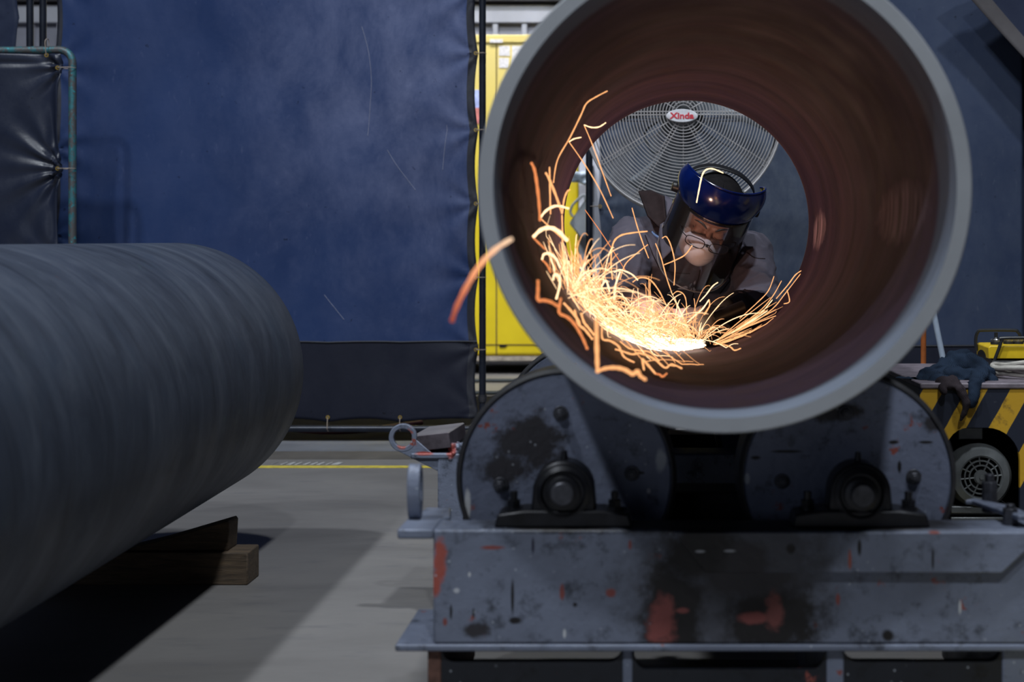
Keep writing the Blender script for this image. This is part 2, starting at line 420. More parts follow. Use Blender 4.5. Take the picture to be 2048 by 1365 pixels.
def tie_set(parent, spots, y, pole_dir=1, L=0.034):
    """eyelet and cord for each tie; spots = (x, z, dirx, dirz)"""
    for (x, z, dx, dz) in spots:
        e = MB().lathe([(0.0045, 0), (0.008, 0), (0.008, 0.003), (0.0045, 0.003)], (x, y - 0.024, z), 'y', 16, closed=True)
        e.build('eyelet', M['brass'], parent)
        c = MB(); q = Vector((x, y - 0.026, z)); e2 = Vector((x + dx * L, y - 0.034, z + dz * L))
        pts = [q, q.lerp(e2, 0.5) + Vector((0, -0.004, 0)), e2, e2 + Vector((dx * 0.006, 0.03, dz * 0.006)), q + Vector((0, 0.03, 0)), q]
        c.tube(catmull(pts, 4), 0.0016, 6); c.build('tie', M['tie'], parent)
def pole_frame(parent, xl, xr, y, ztop, zrail, r=0.0145, mat=None, feet=True):
    mat = mat or M['pole']
    for x in (xl, xr):
        m_ = MB().cyl((x, y, 0.012), (x, y, ztop), r, n=20); m_.build('post', mat, parent)
        if feet:
            MB().cyl((x, y - 0.22, 0.016), (x, y + 0.22, 0.016), r).build('foot', mat, parent)
        MB().cyl((x, y, 0.17), (x, y, 0.20), r * 1.25).build('joint', M['bolt'], parent)
    MB().cyl((xl, y, zrail), (xr, y, zrail), r * 0.95).build('rail', mat, parent)
    MB().cyl((xl, y, ztop - 0.02), (xr, y, ztop - 0.02), r * 0.95).build('rail', mat, parent)

YC = 5.95; sc = F / YC
def zz(py, d=YC): return CH - (py - VY) * d / F
def xx(px, d=YC): return (px - VX) * d / F
# A: the big blue curtain left of the pipe
zsA = [zz(q) for q in (-190, -40, 108, 261, 408, 555, 699)]
ca = thing('welding_curtain', (xx(530), YC, 0), 'large blue welding curtain with dusty scuffs, hung between the two steel pipes', 'curtain')
sh, fnA = sheet_mesh(xx(105), xx(957), YC, 0.085, 2.35, ties_l=[zz(q) for q in (-190, -50, 130, 300, 470, 640)], ties_r=zsA + [0.12],
                ties_b=[xx(q) for q in (230, 370, 512, 658, 802)], seed=2.3, amp=0.022, pull=0.016,
                pulls=((xx(960), zz(-25), 9, 0.22, 0.010), (xx(955), 0.13, 8, 0.10, 0.008)))
nz, nx = 170, 150
zseam = zz(685)
for i, f in enumerate(sh.f):
    zc = sum(sh.v[k].z for k in f) / 4; col_i = i % nx
    sh.mi[i] = 1 if zc < zseam else 0
    if col_i >= nx - 3: sh.mi[i] = 2
    if col_i < 2: sh.mi[i] = 2
sheetA = sh.build('sheet', [M['vinyl_blue'], M['vinyl_dark'], M['hem']], ca, solid=0.002, recalc=False, smooth=60)
mb = MB(); mb.tube([fnA(i / 60, (zseam - 0.085) / (2.35 - 0.085)) + Vector((0, -0.003, 0)) for i in range(61)], 0.0035, 6); mb.build('seam', M['hem'], ca)
M['scuff'] = simple('pale_scuff', (0.20, 0.22, 0.32), 0.8, 0, 0.2, 40, 0)
for _pts in ([(727, 55), (738, 100), (745, 160), (741, 220), (736, 272)], [(776, 300), (795, 330), (815, 357), (832, 380)], [(895, 250), (893, 300), (890, 340)], [(650, 590), (690, 640)], [(350, 900), (352, 905)][:0]):
    if _pts:
        _q = catmull([Vector((a_, b_, 0)) for a_, b_ in _pts], 8); _x0, _x1, _z0, _z1 = xx(105), xx(957), 0.085, 2.35
        MB().tube([fnA((xx(p_.x) - _x0) / (_x1 - _x0), (zz(p_.y) - _z0) / (_z1 - _z0)) + Vector((0, -0.0016, 0)) for p_ in _q], 0.0013, 5).build('scuff_mark', M['scuff'], ca)
pole_frame(ca, xx(86), xx(965), YC + 0.0, 2.4, zz(858))
tie_set(ca, [(xx(953), z, 1, 0) for z in zsA[1:]], YC)
tie_set(ca, [(xx(q), 0.108, 0, -1) for q in (512, 658, 802)], YC, L=0.05)
# B: curtain behind the fan and the right of the pipe
cb = thing('welding_curtain', (xx(1620), YC, 0), 'slate blue welding curtain behind the fan and the grinding man', 'curtain')
zsB = [zz(q) for q in (-190, -40, 120, 265, 413, 560, 705)]
sh, fnB = sheet_mesh(xx(1196), xx(2046), YC + 0.02, 0.09, 2.35, ties_l=zsB, seed=7.7, amp=0.018, pull=0.014)
for i, f in enumerate(sh.f):
    zc = sum(sh.v[k].z for k in f) / 4
    sh.mi[i] = 1 if zc < zz(692) else 0
sh.build('sheet', [M['vinyl_right'], M['vinyl_dark']], cb, solid=0.002, recalc=False, smooth=60)
mb = MB(); mb.tube([fnB(i / 60, (zz(692) - 0.09) / (2.35 - 0.09)) + Vector((0, -0.003, 0)) for i in range(61)], 0.0035, 6); mb.build('seam', M['hem'], cb)
pole_frame(cb, xx(1178), xx(2064), YC + 0.02, 2.4, zz(858))
tie_set(cb, [(xx(1200), z, -1, 0) for z in zsB[2:6]], YC + 0.02)
# D: next curtain at the right edge
cd = thing('welding_curtain', (2.5, YC, 0), 'dark blue welding curtain cut by the right edge of the photo', 'curtain')
sh, fnD = sheet_mesh(xx(2038), xx(2900), YC + 0.075, 0.09, 2.35, seed=3.1, amp=0.018, nx=90, nz=90)
sh.build('sheet', M['vinyl_left'], cd, solid=0.002, recalc=False, smooth=60)
pole_frame(cd, xx(2092), xx(2915), YC - 0.0, 2.4, zz(858))
# C: curtain at the far left
cc = thing('welding_curtain', (-3.5, YC, 0), 'narrow strip of navy welding curtain at the top left corner', 'curtain')
sh, fnC = sheet_mesh(-4.45, xx(46), YC - 0.02, 0.09, 2.35, ties_r=[zz(q) for q in (-160, 40, 240)], seed=5.5, amp=0.015, nx=90, nz=90, pull=0.02)
sh.build('sheet', M['vinyl_left'], cc, solid=0.002, recalc=False, smooth=60)
pole_frame(cc, -4.5, xx(60), YC, 2.4, zz(858))
# canvas flap falling over the right curtain
cf = MB()
def flap(u, vv):
    a = P(1900, -60, 5.7); b = P(2110, 178, 5.7)
    e = a.lerp(b, vv)
    return Vector((e.x + u * 0.8, 5.74 + 0.012 * math.sin(u * 22 + vv * 3) * min(1, u * 6) + 0.01 * math.sin(vv * 5), e.z + 0.42 * u * (1 - vv)))
cf.grid(flap, 50, 40); cf.mi = [0 if (i % 50) < 4 else 1 for i in range(len(cf.f))]
o = cf.build('canvas_flap', [M['canvas'], M['vinyl_left']], solid=0.003, org=(2.0, 5.74, 2.0), recalc=False, smooth=60)
tag(o, 'brown-hemmed canvas with a slanting edge at the top right corner', 'canvas')

# teal framed small screen in front at the left
YT = 5.5; tf = F / YT
ct = thing('welding_screen', (-3.0, YT, 0), 'low black vinyl screen laced inside a flaking teal pipe frame', 'screen')
xr = xx(145, YT); zt = zz(100, YT)
pts = [Vector((xr, YT, 0.02)), Vector((xr, YT, zt - 0.06))]
for i in range(7):
    a = PI / 2 * i / 6; pts.append(Vector((xr - 0.05 + 0.05 * math.cos(a), YT, zt - 0.05 + 0.05 * math.sin(a))))
pts += [Vector((-3.9, YT, zt - 0.015)), Vector((-3.95, YT, zt - 0.07)), Vector((-3.95, YT, 0.02))]
MB().tube(pts, 0.0150, 16).build('frame', M['teal'], ct)
MB().cyl((xr, YT - 0.2, 0.016), (xr, YT + 0.2, 0.016), 0.015).build('foot', M['teal'], ct)
MB().cyl((-3.95, YT - 0.2, 0.016), (-3.95, YT + 0.2, 0.016), 0.015).build('foot', M['teal'], ct)
tz = [zz(q, YT) for q in (137, 338, 540, 740)]
sh, fnT = sheet_mesh(-3.92, xx(128, YT), YT, 0.1, zz(108, YT), ties_r=tz, seed=9.1, amp=0.014, nx=220, nz=200, pull=0.022,
                     pulls=((xx(134, YT), tz[1], 13, 0.17, 0.012), (xx(134, YT), tz[0], 9, 0.10, 0.009), (xx(134, YT), tz[2], 11, 0.15, 0.010)))
for k, q in enumerate(sh.v):     # vertical crease beside the hem
    d = (q.x - xx(106, YT)); q.y += 0.016 * math.exp(-(d / 0.02) ** 2) * (0.6 + 0.4 * math.sin(q.z * 11 + 1)) - 0.012 * math.exp(-((q.x - xx(118, YT)) / 0.014) ** 2)
    q.y += 0.010 * math.exp(-((q.z - zz(127, YT)) / 0.012) ** 2)
sh.build('sheet', M['vinyl_gloss'], ct, solid=0.002, recalc=False, smooth=70)
tie_set(ct, [(xx(120, YT), z, 1, 0) for z in tz] + [(xx(98, YT), zz(112, YT), 0, 1)], YT, L=0.055)

M['mat'] = simple('black_floor_shade', (0.006, 0.006, 0.007), 0.95, 0, 0.3, 10, 0.1, Specular_IOR_Level=0.1)  # flat black for the shaded floor under the curtain
# black sheet standing in for shaded floor, and red hose, behind the big curtain
o = MB().box(-3.1, -0.80, 6.0, 8.0, 0.0022, 0.0030).build('floor_shade_sheet', M['mat'], org=(-1.9, 6.3, 0.002))
tag(o, 'black sheet standing for the shade on the floor beneath the blue curtain', 'mat')  # no real mat, the sheet stands for shaded floor
M['hose_red'] = simple('dull_red_hose', (0.10, 0.025, 0.025), 0.5, 0, 0.3, 20, 0.1)
mb = MB(); mb.tube(catmull([(-1.9, 6.06, 0.075), (-1.62, 6.05, 0.062), (-1.48, 6.04, 0.045), (-1.36, 6.05, 0.034), (-1.2, 6.12, 0.032), (-1.0, 6.4, 0.032)], 8), 0.012, 10)
tag(mb.build('hose', M['hose_red'], org=(-1.5, 6.06, 0.03)), 'dark red hose lying under the hem of the blue curtain', 'hose')

# ------------------------------------------------------------ yellow machine and things seen through the gap
t = NT('yellow_sheet_steel'); v = t.coord()
c = t.ramp(t.noise(v, 3, 4), [(0.3, (0.66, 0.50, 0.008)), (0.7, (0.78, 0.60, 0.012))])
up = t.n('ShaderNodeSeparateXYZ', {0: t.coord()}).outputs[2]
c = t.mix(t.math('MULTIPLY', t.step(up, 1.2, 2.1), 0.62), c, (0.60, 0.50, 0.26))  # pale reflection and haze of the upper part painted into the yellow
c = t.mix(t.step(t.noise(v, 9, 6, 0.7), 0.68, 0.74), c, (0.30, 0.22, 0.05))
M['yellow'] = t.done(c, 0.45, 0, None)
M['yellow_gap'] = simple('dark_panel_gap', (0.16, 0.11, 0.02), 0.6, 0, 0.2)
M['white_rust'] = simple('chalky_rusted_skirt', (0.38, 0.33, 0.27), 0.7, 0, 0.4, 18, 0.2)
M['paper'] = simple('white_notice_paper', (0.62, 0.60, 0.60), 0.6, 0, 0.2, 60, 0)
M['blue_label'] = simple('blue_and_white_label', (0.36, 0.42, 0.72), 0.5, 0, 0.4, 30, 0)
M['red_label'] = simple('faded_red_label', (0.55, 0.18, 0.16), 0.5, 0, 0.3, 30, 0)
YM = 9.6
def xm(px): return (px - VX) * YM / F
def zm(py): return CH - (py - VY) * YM / F
ym = thing('machine_cabinet', (-1.2, YM + 0.6, 0), 'tall yellow machine cabinet standing behind the curtains', 'machine')
MB().box(-2.1, xm(1157), YM, YM + 1.1, zm(712), zm(72)).build('body', M['yellow'], ym, bevel=0.02)
MB().box(-2.12, xm(1157) + 0.01, YM - 0.012, YM + 1.11, zm(86), zm(70)).build('lid', M['yellow'], ym, bevel=0.006)
MB().box(-2.1, xm(1157), YM - 0.004, YM + 1.1, zm(722), zm(713)).build('skirt', M['white_rust'], ym)
mb = MB()
for px in (993, 1085): mb.box(xm(px) - 0.005, xm(px) + 0.005, YM - 0.003, YM, zm(712), zm(88))
mb.box(-2.1, xm(1157), YM - 0.003, YM, zm(690) - 0.004, zm(690) + 0.004)
mb.build('panel_gap', M['yellow_gap'], ym)
MB().prism([(xm(998), zm(690)), (xm(1016), zm(690)), (xm(1010), zm(695)), (xm(1000), zm(695))], YM - 0.006, YM).build('dent', M['black_steel'], ym)
for (a, b, c1, d1) in ((998, 1020, 92, 112), (998, 1018, 116, 136), (1024, 1060, 92, 140)):
    MB().box(xm(a), xm(b), YM - 0.004, YM, zm(d1), zm(c1)).build('notice', M['paper'], ym)
MB().box(xm(980), xm(1006), YM - 0.016, YM - 0.012, zm(86), zm(79)).build('name_plate', M['paper'], ym)
MB().box(xm(946), xm(960), YM - 0.004, YM, zm(216), zm(180)).build('label', M['blue_label'], ym)
MB().box(xm(946), xm(960), YM - 0.004, YM, zm(248), zm(216)).build('label', M['red_label'], ym)
for x in (-1.9, xm(1120)):
    MB().box(x - 0.08, x + 0.08, YM + 0.15, YM + 1.0, 0, zm(722)).build('foot', M['black_steel'], ym)
M['cable_black'] = simple('black_cable', (0.012, 0.02, 0.024), 0.5, 0, 0.2, 20, 0)
for (py, seed, lab) in ((766, 1.0, 'thin black cable on the floor just below the yellow cabinet'), (791, 4.0, 'thin black cable on the floor nearest the curtain pole')):
    d = F * CH / (py - VY)
    mb = MB(); mb.tube(catmull([(-2.3 + i * 0.35, d + 0.06 * noise.noise(Vector((i * 0.7, seed, 0))), 0.013) for i in range(10)], 5), 0.012, 8)
    tag(mb.build('floor_cable', M['cable_black'], org=(-1, d, 0.0)), lab, 'cable', 'cables behind the curtains')
# grey box with a loop handle and a bundle, hanging on the white column
M['grey_box'] = simple('dull_grey_plastic', (0.20, 0.22, 0.24), 0.5, 0, 0.2, 8, 0.1)
YB = 8.80
def pb(px, py, d=YB): q = P(px, py, d); return (q.x, q.z)
gb = thing('grey_case', (P(1165, 430, YB).x, YB, P(1165, 430, YB).z), 'tilted grey case with a loop handle hanging behind the thin pole', 'case')
MB().prism([pb(1138, 447), pb(1172, 396), pb(1186, 404), pb(1186, 470), pb(1160, 476), pb(1150, 462)], YB, YB + 0.199).build('shell', M['grey_box'], gb, bevel=0.01)
mb = MB(); mb.tube(catmull([Vector((q[0], YB - 0.01, q[1])) for q in (pb(1146, 434), pb(1141, 424), pb(1146, 410), pb(1160, 396), pb(1169, 391), pb(1171, 400))], 5), 0.008, 8)
mb.build('handle', M['grey_box'], gb)
mb = MB(); mb.box(*[P(1176, 0, YB).x, P(1186, 0, YB).x], YB + 0.05, YB + 0.199, zz(400, YB), zz(330, YB)); mb.build('hanging_strap', M['black_steel'], gb)
M['wrap'] = simple('blue_white_plastic_wrap', (0.42, 0.50, 0.60), 0.35, 0, 0.7, 14, 0.4)
mb = MB()
rnd = random.Random(4)
for i in range(14): mb.ball(P(1135 + rnd.random() * 42, 345 + rnd.random() * 24, YB + 0.05 + rnd.random() * .06), (0.03 + rnd.random() * .03, 0.03, 0.018), 10)
wr = remeshed(mb, 0.01, 3)
tag(wr.build('plastic_bundle', M['wrap'], org=tuple(P(1157, 360, YB + 0.05)), recalc=False), 'crumpled blue and white plastic bundle above the grey case', 'bundle')

# ------------------------------------------------------------ main pipe on the rollers
D1, D2 = 1.909, 3.622
PC = Vector(((1450 - VX) * D1 / F, 0, CH - (373 - VY) * D1 / F))
RO, RI = 495 * D1 / F, 463 * D1 / F
t = NT('rusty_pipe_inside'); v = t.coord()
yy = t.n('ShaderNodeSeparateXYZ', {0: v}).outputs[1]
rings = t.noise(t.coord(scale=(0.25, 2.6, 0.25)), 3.2, 5, 0.6, 0.3)
c = t.ramp(rings, [(0.34, (0.032, 0.022, 0.040)), (0.55, (0.058, 0.038, 0.066)), (0.72, (0.098, 0.058, 0.082))])
c = t.mix(t.step(t.noise(v, 12, 6, 0.7), 0.5, 0.8), c, (0.065, 0.042, 0.045))
c = t.mix(t.step(t.noise(v, 55, 5, 0.75), 0.68, 0.74), c, (0.012, 0.010, 0.010))
bl = t.math('ABSOLUTE', t.math('SUBTRACT', yy, 2.62)); c = t.mix(t.math('MULTIPLY', t.n('ShaderNodeMapRange', {0: bl, 1: 0.02, 2: 0.06, 3: 0.8, 4: 0.0}).outputs[0], 0.7), c, (0.035, 0.03, 0.055))
bl = t.math('ABSOLUTE', t.math('SUBTRACT', yy, 2.93)); c = t.mix(t.math('MULTIPLY', t.n('ShaderNodeMapRange', {0: bl, 1: 0.02, 2: 0.07, 3: 0.8, 4: 0.0}).outputs[0], 0.6), c, (0.035, 0.03, 0.055))
# grinding marks on the right wall
def scar(cy, cz, ry, rz, c):
    m_ = t.blob((RI, cy, cz), (0.16, ry, rz), 1.0, 16, 0.5, 1.0)
    st = t.step(t.noise(t.coord(scale=(0.3, 10, 0.25)), 6, 4, 0.6), 0.42, 0.62)
    c = t.mix(t.math('MULTIPLY', m_, 0.95), c, (0.36, 0.26, 0.32))
    return t.mix(t.math('MULTIPLY', m_, t.math('MULTIPLY', st, 0.95)), c, (0.012, 0.011, 0.012)), m_
c, m1 = scar(3.39, -0.025, 0.13, 0.05, c)
c, m2 = scar(2.32, -0.02, 0.24, 0.055, c)
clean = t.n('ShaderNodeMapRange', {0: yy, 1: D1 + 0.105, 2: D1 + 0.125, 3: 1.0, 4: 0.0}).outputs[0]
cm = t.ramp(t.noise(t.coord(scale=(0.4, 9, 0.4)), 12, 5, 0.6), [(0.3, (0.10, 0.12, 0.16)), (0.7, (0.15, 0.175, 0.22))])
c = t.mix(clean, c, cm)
c = t.mix(t.math('MULTIPLY', t.step(yy, D2 - 0.018, D2 - 0.006), 0.7), c, (0.20, 0.19, 0.19))
M['pipe_in'] = t.done(c, t.n('ShaderNodeMapRange', {0: t.noise(v, 8, 4), 1: 0.3, 2: 0.7, 3: 0.70, 4: 0.85}).outputs[0], 0.0, t.bump(t.noise(v, 70, 6, 0.7), 0.45, 0.002), Specular_IOR_Level=0.12)
t = NT('mill_scale_steel'); v = t.coord()
c = t.ramp(t.noise(t.coord(scale=(1, 3.0, 1)), 3.5, 7, 0.7, 0.5), [(0.32, (0.022, 0.028, 0.043)), (0.52, (0.046, 0.057, 0.083)), (0.74, (0.085, 0.10, 0.132))])
hel = t.noise(t.coord(scale=(0.5, 15, 0.5)), 6.5, 5, 0.7, 0.1)
c = t.mix(t.math('MULTIPLY', t.step(hel, 0.56, 0.80), 0.35), c, (0.10, 0.10, 0.105))
c = t.mix(t.math('MULTIPLY', t.step(t.noise(t.coord(loc=(4, 0, 1)), 3.2, 6, 0.65, 0.6), 0.55, 0.72), 0.5), c, (0.035, 0.055, 0.09))
c = t.mix(t.math('MULTIPLY', t.step(t.noise(t.coord(loc=(9, 5, 1)), 16, 6, 0.7), 0.64, 0.72), 0.5), c, (0.06, 0.11, 0.11))
c = t.mix(t.step(t.noise(t.coord(loc=(1, 5, 7)), 22, 5, 0.7), 0.74, 0.77), c, (0.15, 0.06, 0.035))
M['pipe_out'] = t.done(c, t.n('ShaderNodeMapRange', {0: t.noise(v, 6, 4), 1: 0.3, 2: 0.7, 3: 0.42, 4: 0.58}).outputs[0], 0.0, t.bump(hel, 0.25, 0.001, t.bump(t.noise(v, 50, 5, 0.7), 0.2, 0.0015)), Specular_IOR_Level=0.3)
M['rim'] = simple('machined_pipe_edge', (0.30, 0.315, 0.34), 0.5, 0.3, 0.08, 9, 0.1, 120)
prof = [(RI + 0.0005, D1), (RO - 0.002, D1), (RO, D1 + 0.002), (RO, D1 + 0.06)]
mis = [2, 2, 1]
for i in range(1, 12): prof.append((RO, D1 + 0.06 + (D2 - D1 - 0.075) * i / 11)); mis.append(1)
prof += [(RO - 0.006, D2), (RI + 0.001, D2)]; mis += [2, 2]
for i in range(0, 12): prof.append((RI, D2 - 0.004 - (D2 - D1 - 0.008) * i / 11)); mis.append(0)
mis.append(0)
mb = MB(); mb.lathe(prof, PC, 'y', 160, mis=mis, closed=True)
ob = mb.build('steel_pipe', [M['pipe_in'], M['pipe_out'], M['rim']], org=(PC.x, 0, PC.z), smooth=40)
tag(ob, 'large open steel pipe resting on the rollers, sparks inside', 'pipe', 'large steel pipes')

# ------------------------------------------------------------ pipe on the left, on timber wedges
pl_ax = Vector(((1262 - VX) / F, 1.0, -(478 - VY) / F)).normalized()
EL = P(352, 741, 3.70)
q = pl_ax.to_track_quat('Y', 'Z').to_matrix().to_4x4()
Rl = 255 * 3.70 / F
prof = [(Rl - 0.022, 0), (Rl - 0.003, 0)]
for i in range(24): prof.append((Rl, -0.004 - 3.1 * i / 23))
prof += [(Rl - 0.022, -3.104)]
mb = MB(); mb.lathe(prof + [(Rl - 0.022, -0.001)], (0, 0, 0), 'y', 160, mat=q, mi=0, mis=[1] + [0] * 24 + [1, 1, 1], closed=False)
mb.f = mb.f[:-2]; mb.mi = mb.mi[:-2]
mb.v = [p + EL for p in mb.v]
pl = mb.build('steel_pipe', [M['pipe_out'], M['rim']], org=tuple(EL), smooth=40)
tag(pl, 'dark steel pipe at the left lying on timber wedges', 'pipe', 'large steel pipes')
# timber: sleeper and wedges
SX1 = xx(495, 3.31)
def sleeper(y0, label):
    y0 = y0
    ob = MB().box(-1.95, SX1, y0, y0 + 0.10, 0.0, 0.076).build('timber_sleeper', M['wood'], org=(-1.4, y0 + 0.05, 0), bevel=0.003)
    tag(ob, label, 'timber')
sleeper(3.31, 'long timber sleeper on the floor, its square end in view')
wedge_pts = [(-1.17, 0.0765), (xx(463, 3.36), 0.0765), (xx(468, 3.36), 0.148)]
ob = MB().prism([(xx(250, 3.36), 0.0765), (xx(463, 3.36), 0.0765), (xx(466, 3.36), 0.140), (xx(462, 3.36), 0.146), (xx(330, 3.36), 0.100)], 3.33, 3.405).build('timber_wedge', M['wood'], org=(-1.0, 3.36, 0.0765), bevel=0.002)
tag(ob, 'timber wedge jammed against the right side of the left pipe', 'wedge')

# ------------------------------------------------------------ front roller stand
Y0 = 2.15; s0 = F / Y0
def fx(px): return (px - VX) / s0
def fz(py): return CH - (py - VY) / s0
RC = Vector((-0.1265, 0, CH - 0.3535)); RC2 = Vector((0.3345, 0, CH - 0.3535))
b1 = Vector((xx(1130, 2.22), 0, zz(975, 2.22))); b2 = Vector((xx(1712, 2.22), 0, zz(978, 2.22)))
M['base_oily'] = painted_steel('oily_black_base', (0.010, 0.012, 0.018))
rs = thing('roller_stand', (0.2, 2.3, 0), 'grey steel roller stand carrying the near end of the open pipe', 'machine', 'pipe roller stands')
BT, BB = fz(1060), fz(1300)
def O(x, y, z): return (x - 0.2, y - 2.3, z)      # object space of the front stand
SOOT = (0.008, 0.007, 0.008); PINK = (0.20, 0.055, 0.05); DK = (0.03, 0.028, 0.034); DIM = (0.062, 0.066, 0.085)
def fb(px, py, rx, rz, colr, warp=0.8): return (O(fx(px), Y0, fz(py)), (rx / s0, 0.2, rz / s0), colr, warp)
front_mat = painted_steel('scorched_grey_enamel', GREY, [
    fb(1460, 1180, 250, 170, DIM, 0.9), (O(b1.x, 2.21, BT), (0.16, 0.1, 0.010), SOOT, 0.5), (O(b2.x, 2.21, BT), (0.22, 0.1, 0.010), SOOT, 0.5), (O(0.1, 2.21, BT), (0.25, 0.1, 0.014), SOOT, 0.6),
    fb(1345, 1230, 75, 130, SOOT, 1.3), fb(1545, 1240, 125, 85, SOOT, 1.2), fb(1400, 1110, 95, 60, SOOT, 1.0), fb(1500, 1160, 120, 40, DK, 1.2),
    fb(1325, 1245, 34, 62, PINK, 1.6), fb(1506, 1236, 40, 14, PINK, 1.0), fb(1548, 1225, 22, 50, (0.16, 0.05, 0.045), 1.6), fb(1365, 1222, 16, 7, PINK, .6),
    fb(880, 1120, 17, 55, (0.34, 0.08, 0.06), 1.5), fb(872, 1170, 12, 30, (0.34, 0.08, 0.06), 1.2), fb(890, 1245, 6, 10, PINK, .6), fb(1222, 1187, 12, 11, PINK, .9), fb(1124, 1185, 6, 20, PINK, .9),
    fb(985, 1096, 28, 5, PINK, .8), fb(1025, 1195, 4, 42, SOOT, .25), fb(1066, 1092, 3.5, 20, (0.02, 0.02, 0.045), .25), fb(902, 1225, 3, 18, SOOT, .3), fb(947, 1227, 3, 12, SOOT, .3), fb(1030, 1242, 14, 8, SOOT, .9), fb(1150, 1210, 5, 5, SOOT, .5),
    fb(1129, 1268, 3.5, 11, (0.5, 0.52, 0.55), .3), fb(939, 1150, 3, 6, (0.5, 0.52, 0.55), .4), fb(913, 1182, 7, 6, (0.45, 0.47, 0.52), .7), fb(1920, 1215, 3.5, 17, (0.45, 0.47, 0.5), .3), fb(1776, 1272, 14, 14, SOOT, 1.0), fb(955, 1262, 30, 20, DK, 1.6),
    fb(1676, 1200, 5, 14, PINK, 1.0), fb(1260, 1090, 4, 12, PINK, .8)])
over_mat = painted_steel('scorched_grey_trough', GREY, [
    fb(1480, 1110, 230, 120, DIM, 0.9),
    fb(1410, 1100, 95, 70, SOOT, .9), fb(1490, 1120, 60, 50, DK, 1.2), fb(1716, 1093, 5, 20, SOOT, .3), fb(1862, 1115, 3, 26, SOOT, .3), fb(1580, 1095, 12, 12, SOOT, 1.0), fb(1697, 1115, 4, 26, (0.25, 0.07, 0.05), 1.2),
    fb(1865, 1063, 14, 4, PINK, .8), fb(1400, 1100, 12, 3, (0.4, 0.42, 0.46), .5), fb(1458, 1099, 14, 3, (0.4, 0.42, 0.46), .5)])
beam_x1 = 0.86
MB().box(fx(866), beam_x1, Y0, Y0 + 0.085, BB + 0.008, BT).build('front_beam', front_mat, rs, bevel=0.004)
MB().prism([(fx(1345), BT - 0.001), (fx(1412), fz(1143)), (fx(2000), fz(1145)), (fx(2052), fz(1096)), (beam_x1, fz(1096)), (beam_x1, BT - 0.001)], Y0 - 0.014, Y0 + 0.001).build('trough_plate', over_mat, rs, bevel=0.003)
MB().box(fx(866), 0.53, 2.50, 2.61, BB + 0.008, BT).build('rear_beam', M['black_steel'], rs, bevel=0.004)
MB().box(fx(790), beam_x1, Y0 - 0.002, 2.37, BB - 0.003, BB + 0.008).build('bottom_flange', M['grey'], rs, bevel=0.003)
MB().box(fx(866), beam_x1, 2.37, 2.61, BB - 0.003, BB + 0.008).build('bottom_flange', M['grey'], rs, bevel=0.003)
# top end plate at left with a square notch, its torn front edge
MB().prism([(fx(795), Y0 - 0.003), (fx(868), Y0 - 0.003), (fx(868), Y0 + 0.085), (fx(868) + 0.012, 2.25), (fx(868) + 0.0, 2.34), (fx(815), 2.34), (fx(795), 2.25)], BT - 0.014, BT + 0.001, 'xy').build('end_plate', M['grey'], rs, bevel=0.003)
# standing lug with a hole
lx = xx(823, 2.2)
prof_o = []; prof_i = []
for i in range(32):
    a = 2 * PI * i / 32
    prof_o.append((2.235 + 0.020 * math.cos(a), (BT + 0.052) + (0.036 if math.sin(a) > 0 else 0.052) * math.sin(a)))
    prof_i.append((2.235 + 0.011 * math.cos(a), BT + 0.052 + 0.022 * math.sin(a)))
MB().ring_prism(prof_o, prof_i, lx - 0.010, lx + 0.010, 'yz').build('lifting_lug', M['grey'], rs, bevel=0.002)
# cross members and legs, skid tray
for a, b in ((0.03, 0.09), (0.50, 0.56)):
    MB().box(a, b, Y0 + 0.085, 2.50, BB + 0.01, BB + 0.12).build('cross_member', M['black_steel'], rs, bevel=0.004)
for px0, px1 in ((853, 880), (1245, 1265), (1655, 1690), (2008, 2060)):
    MB().box(fx(px0), fx(px1), Y0 + 0.01, 2.60, 0.03, BB).build('leg', M['rusty'] if px0 == 853 else M['grey'], rs, bevel=0.003)
MB().box(fx(853), beam_x1, Y0 + 0.01, 2.22, 0.0, 0.03).box(fx(853), beam_x1, 2.52, 2.62, 0.0, 0.02).build('skid', M['black_steel'], rs, bevel=0.003)
MB().box(fx(853), beam_x1, 2.22, 2.52, 0.0005, 0.005).build('drip_tray', M['black_steel'], rs)
for a, b, zt_ in ((880, 1245, 1322), (1265, 1655, 1337), (1690, 2008, 1322)):      # black base plates with rounded openings above
    xa, xb, zp = fx(a), fx(b), CH - (zt_ - VY) * 2.17 / F; r_ = 0.02
    pts = [(xa, 0.0), (xa, BB)] + [(xa + r_ - r_ * math.cos(PI / 2 * i / 6), zp + (BB - zp) * (1 - math.sin(PI / 2 * i / 6))) for i in range(7)]
    pts += [(xb - r_ + r_ * math.sin(PI / 2 * i / 6), zp + (BB - zp) * (1 - math.cos(PI / 2 * i / 6))) for i in range(7)] + [(xb, BB), (xb, 0.0)]
    MB().prism(pts, 2.162, 2.180).build('base_plate', M['base_oily'], rs)

